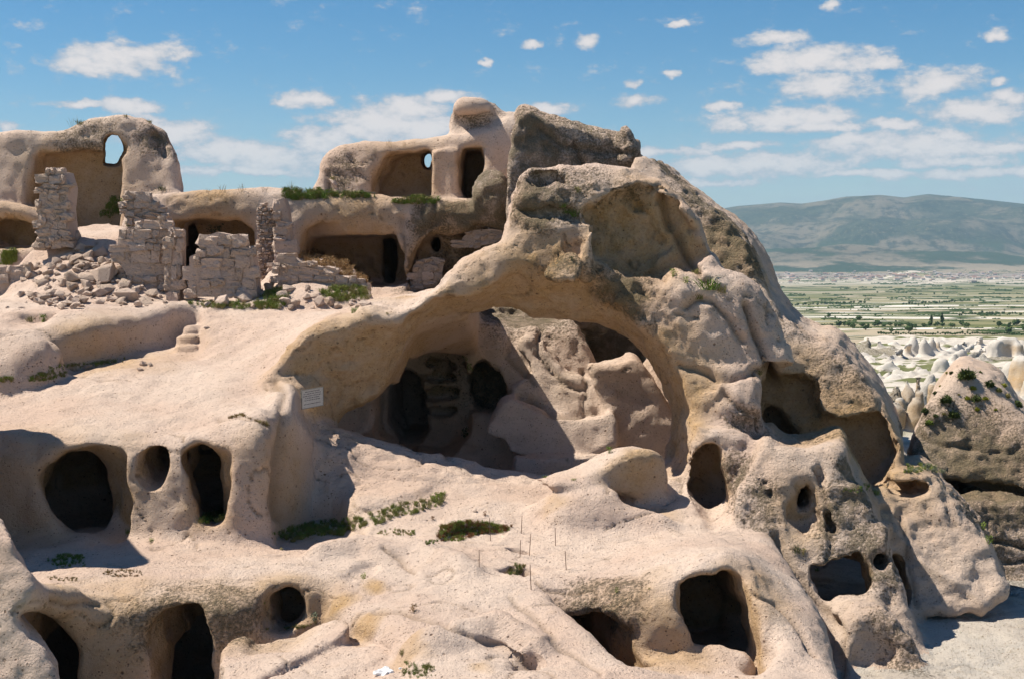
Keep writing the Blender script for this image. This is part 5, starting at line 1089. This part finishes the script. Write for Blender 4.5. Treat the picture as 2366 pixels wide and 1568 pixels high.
for _ in range(230):
    u = rs.triangular(20, 410, 200); v = rs.uniform(575, 708)
    if v < 575 + abs(u - 190) * .28: continue
    s_ = rs.choice([5, 6, 7, 8, 9, 11, 14, 17, 20]); put_stone(u, v, s_ * 1.3, s_, 'small chip of stone scattered among the rubble', 'chips of the rubble heap')
k2 = [(770,1300,250,170),(495,1340,170,150),(860,1115,160,150),(1060,1170,120,110),(1290,1200,190,100),(1620,1270,110,90),(1520,1300,90,70),(1250,1350,120,110),(1790,1350,130,110),(1660,1350,130,130),(1380,1370,110,120),(1230,1270,130,100),(1450,1095,190,70),(1520,1190,70,90),(330,1390,90,70),(250,1240,140,90),(500,1230,120,100),(900,1190,130,90),
      (1100,1100,90,80),(1330,1420,90,70),(1890,1400,100,70),(2210,1380,140,60),(2060,1380,90,60),(1760,1090,120,70),(1960,1130,110,60),(1180,1400,70,60),(650,1230,80,60)]
for a, b, w, h in k2:
    (u, v), = Z('K2', [(a, b)]); put_stone(u, v, w * .193 * 1.05, h * .193 * 1.15, '%s fallen stone below the low walls, %s, %s' % where(u, v, w * .193, 465, 850, 640, 715), 'fallen stones below the low wall')
for _ in range(50):
    s_ = rs.choice([5, 6, 8, 10]); put_stone(rs.uniform(440, 850), rs.uniform(665, 712), s_ * 1.3, s_, 'small loose stone among the weeds in front of the low wall', 'small stones below the low wall')
put_stone(203, 845, 20, 12, 'lone roundish stone on the pale ledge below the retaining wall', None)
put_stone(330, 838, 20, 15, 'larger stone of the pair on the pale ledge below the rock steps', None); put_stone(345, 841, 15, 12, 'reddish stone beside the larger one on the ledge below the rock steps', None)
put_stone(325, 852, 14, 10, 'smallest stone in front of the pair on the ledge below the rock steps', None)
put_stone(478, 757, 13, 8, 'small flat stone lying on the upper rock cut step', None)
put_stone(965, 652, 21, 30, 'squared block standing upright on the floor at the foot of the rock column', None, me=BLK[0], sink=.1, name='stone_block', yaw=.2)
put_stone(768, 425, 26, 36, 'knobbly upright stone on the roof edge before the rounded end of the upper room', None, me=RUB[3])
put_stone(1098, 1180, 10, 6, 'tiny stone near the grass strip on the terrace', None)

# ================================================================ GRASS, WEEDS, SHRUBS
MAT['grass'] = leaf_material('grass_green', (.11, .17, .03), (.19, .23, .05)); MAT['dry'] = leaf_material('grass_dry', (.30, .19, .09), (.22, .17, .07))
MAT['olive'] = leaf_material('weed_olive', (.16, .16, .05), (.26, .22, .09)); MAT['grey'] = leaf_material('weed_grey', (.14, .17, .11), (.20, .22, .15))
MAT['shrub'] = leaf_material('shrub_dark', (.045, .065, .02), (.09, .11, .03)); MAT['yellow'] = leaf_material('shrub_yellow', (.30, .28, .03), (.20, .22, .03)); MAT['red'] = leaf_material('weed_red', (.20, .09, .04), (.13, .12, .04))
def blades(rng, n, spread, h, w, lean=.5, ball=False):
    V = []; Q = []
    for _ in range(n):
        a = rng.rand() * 6.283; r = spread * math.sqrt(rng.rand()); x, y = r * math.cos(a), r * math.sin(a); hh = h * (.5 + .6 * rng.rand())
        if ball: la = a; t = math.acos(rng.rand()) ; dx, dy, dz = math.cos(la) * math.sin(t), math.sin(la) * math.sin(t), math.cos(t)
        else: la = rng.rand() * 6.283; l = lean * rng.rand(); dx, dy, dz = math.cos(la) * l, math.sin(la) * l, 1.
        ww = w * (.6 + .8 * rng.rand()); wa = rng.rand() * 3.14; wx, wy = math.cos(wa) * ww, math.sin(wa) * ww; b = len(V)
        V += [(x - wx, y - wy, -.02), (x + wx, y + wy, -.02), (x + dx * hh * .55 + wx * 1.3, y + dy * hh * .55 + wy * 1.3, dz * hh * .6), (x + dx * hh * .55 - wx * 1.3, y + dy * hh * .55 - wy * 1.3, dz * hh * .6), (x + dx * hh * 1.15, y + dy * hh * 1.15, dz * hh * (.95 if not ball else 1.))]
        Q += [(b, b + 1, b + 2, b + 3), (b + 3, b + 2, b + 4, b + 4)]
    return V, Q
def quads_to_mesh(name, V, Q, mat):
    me = bpy.data.meshes.new(name); me.from_pydata(V, [], [q if q[2] != q[3] else q[:3] for q in Q]); me.materials.append(mat); return me
_rg = np.random.RandomState(8)
def unit(kind, seed):
    r = np.random.RandomState(seed)
    if kind == 'tuft': return blades(r, 60, .42, 1.0, .016, .9)
    if kind == 'wisp': return blades(r, 14, .3, 1.0, .008, .45)
    if kind == 'weed':
        V, Q = blades(r, 12, .22, .9, .014, .6)
        for _ in range(110):                                            # leaves on the stems
            a = r.rand() * 6.283; rr = .42 * r.rand() ** .6; z = .15 + .8 * r.rand(); s = .028 + .03 * r.rand(); u_ = r.randn(3) * s; v_ = r.randn(3) * s; b = len(V); c = np.array([rr * math.cos(a), rr * math.sin(a), z])
            V += [tuple(c - u_), tuple(c - v_), tuple(c + u_), tuple(c + v_)]; Q.append((b, b + 1, b + 2, b + 3))
        return V, Q
    if kind == 'shrub': 
        V, Q = blades(r, 200, .28, .62, .028, 0, True)
        for _ in range(140):
            d = r.randn(3); d /= np.linalg.norm(d); d[2] = abs(d[2]); c = d * (.35 + .22 * r.rand()); s = .05 + .04 * r.rand(); u_ = r.randn(3) * s; v_ = r.randn(3) * s; b = len(V)
            V += [tuple(c - u_), tuple(c - v_), tuple(c + u_), tuple(c + v_)]; Q.append((b, b + 1, b + 2, b + 3))
        return V, Q
PM = {}
def plant_me(kind, mat, i):
    k = (kind, mat, i)
    if k not in PM:
        V, Q = unit(kind, 40 + i); PM[k] = quads_to_mesh('plant', V, Q, MAT[mat])
    return PM[k]
def plant(u, v, hpx, kind, mat, label, name=None, wide=1., group=None, cat=None):
    p, n = hit(u, v)
    if p is None: return
    s = hpx * p.y / F_; o = bpy.data.objects.new(name or {'tuft': 'grass_tuft', 'wisp': 'dry_stalks', 'weed': 'weed', 'shrub': 'shrub'}[kind], plant_me(kind, mat, rs.randrange(3))); COL.objects.link(o)
    o.location = p - Vector((0, 0, .02)); o.scale = (s * wide, s * wide, s); o.rotation_euler = (0, 0, rs.random() * 6.28)
    if kind == 'shrub': o.scale = (s * wide, s * wide, s * 1.15)
    tag(o, label, cat or {'tuft': 'grass', 'wisp': 'dry grass', 'weed': 'weed', 'shrub': 'shrub'}[kind], group); return o
def patch(poly, n, hpx, kinds, mat, label, jitter=1., name='grass'):
    xs = [p[0] for p in poly]; ys = [p[1] for p in poly]; V = []; Q = []; k = 0; t = 0
    while k < n and t < n * 12:
        t += 1; u, v = rs.uniform(min(xs), max(xs)), rs.uniform(min(ys), max(ys))
        if not inpoly(u, v, poly): continue
        p, nn = hit(u, v)
        if p is None: continue
        k += 1; a, q = unit(rs.choice(kinds), rs.randrange(9)); s = hpx * rs.uniform(.5, 1.2) * p.y / F_; c, sn = math.cos(rs.random() * 6), math.sin(rs.random() * 6); b = len(V)
        V += [(p.x + s * (x * c - y * sn), p.y + s * (x * sn + y * c), p.z + s * z) for x, y, z in a]; Q += [tuple(i + b for i in qq) for qq in q]
    if not V: return
    o = link(name, quads_to_mesh(name, V, Q, MAT[mat])); tag(o, label, 'grass', None, 'stuff')
def patch2(poly, n, hpx, label, a='grass', b='olive', kinds=('tuft', 'tuft', 'tuft', 'wisp', 'weed')):
    patch(poly, int(n * 1.3), hpx, list(kinds), a, 'green ' + label); patch(poly, max(5, int(n * .9)), hpx, list(kinds), b, 'dry ' + label)
patch2([(628,1235),(690,1212),(760,1205),(840,1195),(850,1212),(790,1238),(720,1238),(680,1254)], 170, 11, 'grass in the hollow at the foot of the dwelling')
patch2([(1008,1240),(1020,1212),(1080,1204),(1140,1210),(1182,1216),(1175,1228),(1100,1236),(1060,1252),(1020,1250)], 260, 9, 'low growth in the shallow dip of the terrace', 'grass', 'red')
patch2([(62,874),(95,862),(158,860),(150,870),(110,880),(65,882)], 60, 7, 'grass strip on the ledge below the retaining wall')
patch2([(0,870),(32,873),(28,882),(0,884)], 20, 7, 'grass at the left edge of the ledge')
patch2([(100,850),(200,840),(290,828),(290,836),(200,850),(110,860)], 40, 8, 'weeds along the foot of the retaining wall', 'olive', 'grass')
patch2([(105,1295),(150,1278),(195,1285),(198,1308),(130,1312)], 45, 9, 'grass in the shadow before the left dwelling', 'grass', 'grass')
patch2([(845,1190),(930,1163),(985,1150),(1000,1138),(1025,1138),(1025,1165),(960,1185),(870,1215)], 70, 11, 'grass along the low ledge of the terrace', 'olive', 'grass')
patch2([(870,1232),(900,1222),(965,1226),(960,1236),(900,1238)], 30, 6, 'thin grass on the terrace', 'olive', 'grass')
patch2([(975,1250),(1010,1245),(1015,1256),(980,1258)], 14, 6, 'thin grass left of the shallow dip')
patch2([(646,458),(658,437),(700,438),(760,445),(850,452),(875,458),(780,460),(720,462),(690,466)], 110, 12, 'grass along the roof edge before the upper room')
patch2([(895,470),(960,458),(1015,464),(1005,472),(930,473)], 50, 12, 'grass at the foot of the column of the upper room')
patch([(688,590),(720,578),(760,598),(800,604),(842,638),(856,652),(840,668),(790,645),(740,628),(700,612)], 190, 14, ['tuft', 'weed'], 'dry', 'rusty dry brush heaped on the low wall')
patch2([(740,668),(840,660),(852,692),(780,700),(745,690)], 70, 13, 'weeds in the shade below the dry brush', 'grass', 'olive')
patch2([(590,705),(600,690),(650,665),(668,700),(650,716),(600,716)], 70, 13, 'weeds between the fallen stones', 'grass', 'olive')
patch2([(430,700),(520,700),(600,708),(560,716),(470,712)], 40, 11, 'weeds at the foot of the peaked wall fragment', 'grass', 'olive')
patch2([(228,503),(250,478),(262,458),(285,468),(282,495),(250,508)], 30, 14, 'leafy weeds before the ruined house wall', 'grass', 'grass', ('weed',))
patch2([(290,522),(330,498),(372,500),(345,522),(300,527)], 45, 12, 'grass on top of the block wall', 'olive', 'olive')
patch2([(0,590),(36,582),(40,612),(0,615)], 40, 13, 'weeds above the mossy wall', 'grass', 'grass')
patch2([(232,1324),(250,1316),(325,1316),(328,1330),(260,1334)], 50, 5, 'reddish low growth on the terrace', 'red', 'dry')
patch2([(110,1332),(190,1334),(180,1342),(120,1342)], 22, 5, 'thin growth on the terrace', 'olive', 'dry')
patch2([(2088,1092),(2100,1075),(2150,1072),(2180,1092),(2120,1092)], 40, 10, 'pale green growth above the rock shelter', 'grey', 'grass')
patch2([(455,1210),(470,1190),(515,1180),(524,1195),(500,1212)], 30, 14, 'growth in the right doorway of the dwelling', 'grass', 'olive')
patch2([(560,955),(520,968),(560,964),(610,975),(625,985),(610,985)], 30, 8, 'dry trailing growth on the brow of the dwelling', 'dry', 'olive', ('wisp', 'tuft'))
patch2([(1160,1324),(1195,1302),(1215,1310),(1200,1330)], 18, 9, 'growth in the dug hole', 'olive', 'grass')
patch2([(925,1565),(935,1530),(1005,1540),(1010,1565)], 34, 9, 'weeds at the bottom edge of the photo', 'olive', 'grass')
patch2([(600,1455),(680,1448),(735,1440),(700,1452)], 14, 7, 'thin grass under the square window', 'olive', 'olive')
patch2([(1930,1135),(2020,1118),(2030,1135),(1990,1140)], 16, 8, 'grass at the foot of the brown hollow', 'grass', 'olive')
patch2([(2150,1420),(2366,1440),(2366,1568),(2200,1568)], 160, 5, 'sparse grass of the sandy yard', 'dry', 'olive', ('wisp',))
L = [ (1640,668,34,'tuft','grass','largest grass tuft hanging on the shoulder of the arch rock',1.5),(1668,676,24,'tuft','olive','drooping grass right of the largest tuft on the arch shoulder',1.3),(1615,690,20,'tuft','olive','grass tuft left of and below the largest one on the arch shoulder',1.2),
 (1556,640,22,'weed','grass','leafy weed at the left end of the shoulder plants',1.),(1585,655,18,'weed','grass','small leafy weed on the arch shoulder in the middle of the row',1.),(1608,632,16,'tuft','olive','short tuft on the upper edge of the arch shoulder',1.5),
 (1330,500,22,'tuft','grass','bright tuft on the crag under the dome of the arch rock',1.2),(1305,492,18,'tuft','grass','bright tuft left of its twin on the crag',1.2),(1335,445,16,'weed','olive','weed beside the dark slot on top of the crag',1.2),(1300,478,12,'tuft','grass','small tuft under the crag top',1.5),(1322,602,12,'weed','shrub','dark weed on the crag lip left of the fin',1.3),
 (508,540,26,'weed','grey','grey leafy weed crowning the peaked wall fragment',1.3),(490,540,22,'weed','grey','grey weed at the left of the wall tip',1.3),(545,555,14,'weed','grass','small green weed on the right slope of the wall tip',1.3),
 (1078,830,34,'weed','grass','leafy weed climbing the wall above the dark hollow behind the arch',.7),(1085,860,24,'weed','grass','leafy weed hanging at the edge of the dark hollow behind the arch',.7),(1075,1010,26,'weed','shrub','dark weed at the foot of the carved shelves',.9),
 (820,722,18,'tuft','grass','grass tuft on the saddle left of the arch',1.2),(895,726,8,'tuft','olive','tiny tuft on the saddle near the arch lip',1.),(726,1432,22,'weed','grey','pale weed beside the small square window of the lower dwelling',.9),(1425,1368,16,'weed','grass','green weed on the brow above the lower right cave mouth',.8),
 (1840,1275,26,'tuft','shrub','dark tuft in the joint between slope and pitted cone',.9),(1856,1280,18,'weed','olive','weed right of the dark tuft beside the pitted cone',.9),(1888,1318,12,'tuft','grass','small tuft above the window of the pitted cone',.9),(1755,866,16,'weed','olive','weed in the crack right of the arch pillar',1.1),
 (2270,1222,20,'weed','grass','upper weed on the back of the rock shelter',1.),(2285,1255,22,'weed','grass','lower weed on the back of the rock shelter',1.),(2025,1140,14,'tuft','grass','tuft at the left foot of the rock shelter',1.4),
 (60,298,18,'wisp','dry','dry stalks on the left end of the ruined house roof',1.),(172,292,26,'wisp','olive','thin stalks on the dip of the ruined house roof',1.4),(185,288,14,'tuft','olive','tuft on the dip of the ruined house roof',1.2),(290,270,8,'tuft','olive','small tuft on top of the ruined house',1.5),(345,284,10,'tuft','olive','tuft near the right shoulder of the ruined house',1.4),
 (900,340,24,'wisp','dry','tall dry stalks on the roof of the upper room',.8),(935,340,16,'wisp','dry','shorter dry stalks on the roof of the upper room',.9),(515,445,22,'wisp','dry','dry stalks on the skyline left of the rounded room',1.6),(560,444,24,'wisp','dry','tall dry stalks on the skyline above the left cave room',1.3),(610,443,18,'wisp','dry','dry stalks on the skyline near the grass edge',1.4),(480,446,14,'wisp','dry','short dry stalks at the left of the skyline',1.4),
 (672,442,26,'wisp','olive','stalks rising from the roof edge grass',1.2),(1365,305,22,'wisp','olive','stalks on the ridge of the summit rock',1.3),(1408,1046,18,'weed','grass','green weed at the right end of the carved bench',1.),(955,1412,22,'weed','dry','dead thistle on the open slope',1.),(1010,1160,26,'weed','grass','tall weed at the right end of the low ledge',1.2),
 (100,745,22,'weed','grass','weed in the shallow hollow of the left ledge',.9),(70,742,16,'tuft','olive','grass in the shallow hollow of the left ledge',1.3),(375,440,14,'tuft','shrub','dark tuft at the right foot of the ruined house',1.8),(770,425,20,'weed','olive','weed growing round the knobbly upright stone',.9),
 (1000,1200,12,'weed','red','reddish weed above the shallow dip',1.),(1120,1190,13,'weed','red','reddish weed right of the ledge end',.9),(350,1250,10,'weed','grass','small plant at the foot of the wall under the square opening',1.6),(295,1232,18,'tuft','grass','grass at the right jamb of the big left doorway',.6),(1260,1102,8,'tuft','grass','small tuft on the lip of the inner floor',1.4),(1325,1108,8,'tuft','grass','small tuft left of the boulder',1.6),
 (1500,1360,8,'weed','olive','tiny weed high on the lower right brow',1.),(650,1270,8,'weed','olive','tiny weed on the terrace below the dwelling corner',1.4),(840,1335,16,'weed','grass','weed in the orange cut of the slope',1.),(930,1510,18,'tuft','olive','tuft at the end of the second bench',.9),(610,1392,8,'tuft','grass','tiny tuft near the window recess',1.)]
for u, v, h, k, m, lab, w in L: plant(u, v, h, k, m, lab, wide=w)
SH = [(1670,600,210,'shrub','biggest dark shrub near the top of the pink cone'),(1430,890,150,'shrub','dark round shrub at the left middle of the pink cone'),(1520,1070,140,'shrub','lowest dark shrub on the pink cone'),(1785,870,125,'shrub','dark shrub in the middle of the pink cone among yellow ones'),(1955,700,125,'shrub','dark shrub high on the right of the pink cone'),
 (1180,1010,90,'shrub','slim dark shrub on the left flank of the pink cone'),(1300,790,60,'shrub','small dark shrub at the upper left of the pink cone'),(1225,1150,95,'grass','ragged green shrub low on the left flank of the pink cone'),(1300,1060,60,'shrub','small shrub above the ragged one on the left flank'),(2285,940,120,'shrub','dark shrub at the right edge of the pink cone'),
 (1495,545,60,'shrub','small dark shrub on the crest left of the biggest one'),(1840,540,50,'shrub','small olive shrub on the crest right of the biggest one'),(1750,735,80,'yellow','bright yellow cushion below the biggest shrub'),(1680,855,70,'yellow','yellow cushion left of the middle shrub'),(1900,855,70,'yellow','yellow cushion right of the middle shrub'),
 (1800,985,65,'yellow','yellow cushion below the middle shrub'),(2125,700,75,'yellow','yellow cushion near the right crest'),(2060,760,80,'olive','olive shrub near the right crest'),(2160,830,90,'olive','olive brown shrub low on the right crest'),(1360,700,36,'yellow','tiny yellow cushion on the upper left'),(2025,985,44,'yellow','small yellow cushion on the lower right'),(1440,540,40,'yellow','tiny yellow cushion on the crest'),(1580,800,34,'olive','tiny olive plant in the upper middle'),(1400,1040,50,'olive','flat olive plant between the two left shrubs')]
for a, b, h, m, lab in SH:
    (u, v), = Z('V', [(a, b)]); plant(u, v, h * .192 * .95, 'shrub', m, lab, group='shrubs on the pink cone', wide=.95)
print('plants', time.time() - T0_)
# ================================================================ SMALL THINGS
def simple_mat(name, c, r=.6, metal=0.):
    m = bpy.data.materials.new(name); m.use_nodes = True; b = m.node_tree.nodes['Principled BSDF']; nt = m.node_tree
    n = node(nt, 'ShaderNodeTexNoise', Scale=40., Detail=4.); geo = nt.nodes.new('ShaderNodeNewGeometry'); nt.links.new(geo.outputs['Position'], n.inputs['Vector'])
    nt.links.new(mix(nt, c, tuple(x * .75 for x in c), ramp(nt, n.outputs[0], .45, .7)), b.inputs['Base Color']); b.inputs['Roughness'].default_value = r; b.inputs['Metallic'].default_value = metal; return m
def boxes(name, L_, mat, parent=None):
    bm = bmesh.new()
    for c, s in L_: bmesh.ops.create_cube(bm, size=1, matrix=Matrix.Translation(c) @ Matrix.Diagonal((*s, 1)))
    me = bpy.data.meshes.new(name); bm.to_mesh(me); bm.free(); me.materials.append(mat); return link(name, me, parent=parent)
# information board on the wall of the arch
ph = [hit(u, v)[0] for u, v in ((700, 920), (746, 915))]
y0 = min(hit(697.5 + 50 * t, 923 - 9 * t + e)[0].y - 1.0 * t for t in (0, .25, .5, .75, 1) for e in (-21, 0, 21)) - .07
a_ = Vector(P(697.5, 923, y0)); yb = y0 + 1.0; b_ = Vector(P(747.5, 914, yb))
print('sign', ph, a_, b_)
wv = Vector((b_.x - a_.x, b_.y - a_.y, 0)); W = wv.length; wv.normalize(); nv = Vector((wv.y, -wv.x, 0)); H_ = 45.3 * a_.y / F_
sg = bpy.data.objects.new('information_board', None); COL.objects.link(sg); sg.matrix_world = Matrix.Translation(a_) @ Matrix((wv, -nv, Vector((0, 0, 1)))).transposed().to_4x4()
tag(sg, 'small white information board with lines of dark text on the shaded arch wall', 'sign')
mw = simple_mat('board_white', (.62, .60, .57), .5); mf = simple_mat('board_frame', (.36, .35, .32), .45, .3); mt = simple_mat('board_text', (.07, .06, .07), .7)
boxes('panel', [((W / 2, .02, 0), (W, .02, H_))], mw, sg)
boxes('frame', [((W / 2, .015, H_ / 2 - .008), (W, .036, .016)), ((W / 2, .015, -H_ / 2 + .008), (W, .036, .016)), ((.008, .0152, 0), (.016, .0364, H_ - .034)), ((W - .008, .0152, 0), (.016, .0364, H_ - .034))], mf, sg)
tx = []
for row, (x0, x1) in zip([.36, .25, .14, .03, -.08, -.28], [(.17, .84), (.1, .9), (.07, .93), (.16, .84), (.15, .84), (.12, .86)]):
    x = x0 * W
    while x < x1 * W:
        w_ = rs.uniform(.012, .03); n_w = rs.randint(2, 6)
        for _ in range(n_w):
            if x > x1 * W: break
            tx.append(((x, .0085, row * H_ + rs.uniform(-.002, .002)), (w_ * .7, .002, rs.choice([.014, .018, .022])))); x += w_
        x += .022
lt = boxes('lettering', tx, mt, sg); lt['kind'] = 'stuff'
boxes('stand_off', [((W * .5, .25, 0), (.03, .44, .03))], mf, sg)
# iron stakes round the dug holes
mi = simple_mat('rusty_iron', (.16, .09, .06), .8, .3)
bm = bmesh.new(); bmesh.ops.create_cone(bm, cap_ends=True, segments=8, radius1=.009, radius2=.007, depth=1, matrix=Matrix.Translation((0, 0, .5))); stk = bpy.data.meshes.new('stake'); bm.to_mesh(stk); bm.free(); stk.materials.append(mi)
for x, t_, b, lab in [(62,587,722,'leftmost thin iron stake on the open slope'),(148,345,525,'iron stake standing in the right tip of the grassy dip'),(380,330,468,'iron stake farthest back behind the small slit'),(370,515,655,'iron stake with a small hook in front of the slit'),(440,467,637,'iron stake just right of the slit'),(640,425,563,'iron stake to the far right, upper of the right pair'),(721,600,744,'rightmost iron stake, lower of the right pair'),(455,700,893,'iron stake at the right end of the dug hole')]:
    (u, v), = Z('S3', [(x, b)]); p, n = hit(u, v)
    if p is None: continue
    o = link('iron_stake', stk, p - Vector((0, 0, .05))); o.scale = (1, 1, (b - t_) * .306 * p.y / F_ + .05); o.rotation_euler = (rs.uniform(-.06, .06), rs.uniform(-.08, .08), 0); tag(o, lab, 'stake', 'iron stakes round the dug holes')
# litter
mp_ = simple_mat('white_plastic', (.75, .76, .78), .35)
def crumple(u, v, w, h, label, seed):
    p, n = hit(u, v)
    if p is None: return
    rng = np.random.RandomState(seed); bm = bmesh.new(); bmesh.ops.create_icosphere(bm, subdivisions=3, radius=.5)
    for q in bm.verts:
        c = np.array(q.co); k = 1 + .35 * math.sin(7 * c[0] + seed) * math.sin(9 * c[1]) + .12 * rng.randn(); q.co = Vector((c[0] * k, c[1] * k, max(-.1, c[2] * k)))
    me = bpy.data.meshes.new('plastic_bag'); bm.to_mesh(me); bm.free(); me.materials.append(mp_); s = p.y / F_; o = link('plastic_bag', me, p); o.scale = (w * s, w * s * .7, h * s); tag(o, label, 'litter')
crumple(888, 1554, 42, 24, 'crumpled white plastic bag lying below the second bench at the bottom', 1); crumple(926, 1544, 9, 7, 'small white scrap to the right of the crumpled bag', 5)
# plank on the roof edge
p1, p2 = hit(748, 449)[0], hit(866, 452)[0]
if p1 and p2:
    mwd = simple_mat('grey_wood', (.30, .25, .19), .9); a_, b_ = Vector(P(745, 447, min(p1.y, p2.y) + .2)), Vector(P(868, 447, min(p1.y, p2.y) + .2)); L_ = (b_ - a_).length
    o = boxes('plank', [((0, 0, 0), (L_, .16, .05))], mwd); o.location = (a_ + b_) / 2 + Vector((0, 0, .03)); o.rotation_euler = (0, .01, .02); tag(o, 'long weathered plank lying on the grassy roof edge', 'plank')
print('all done', time.time() - T0_)
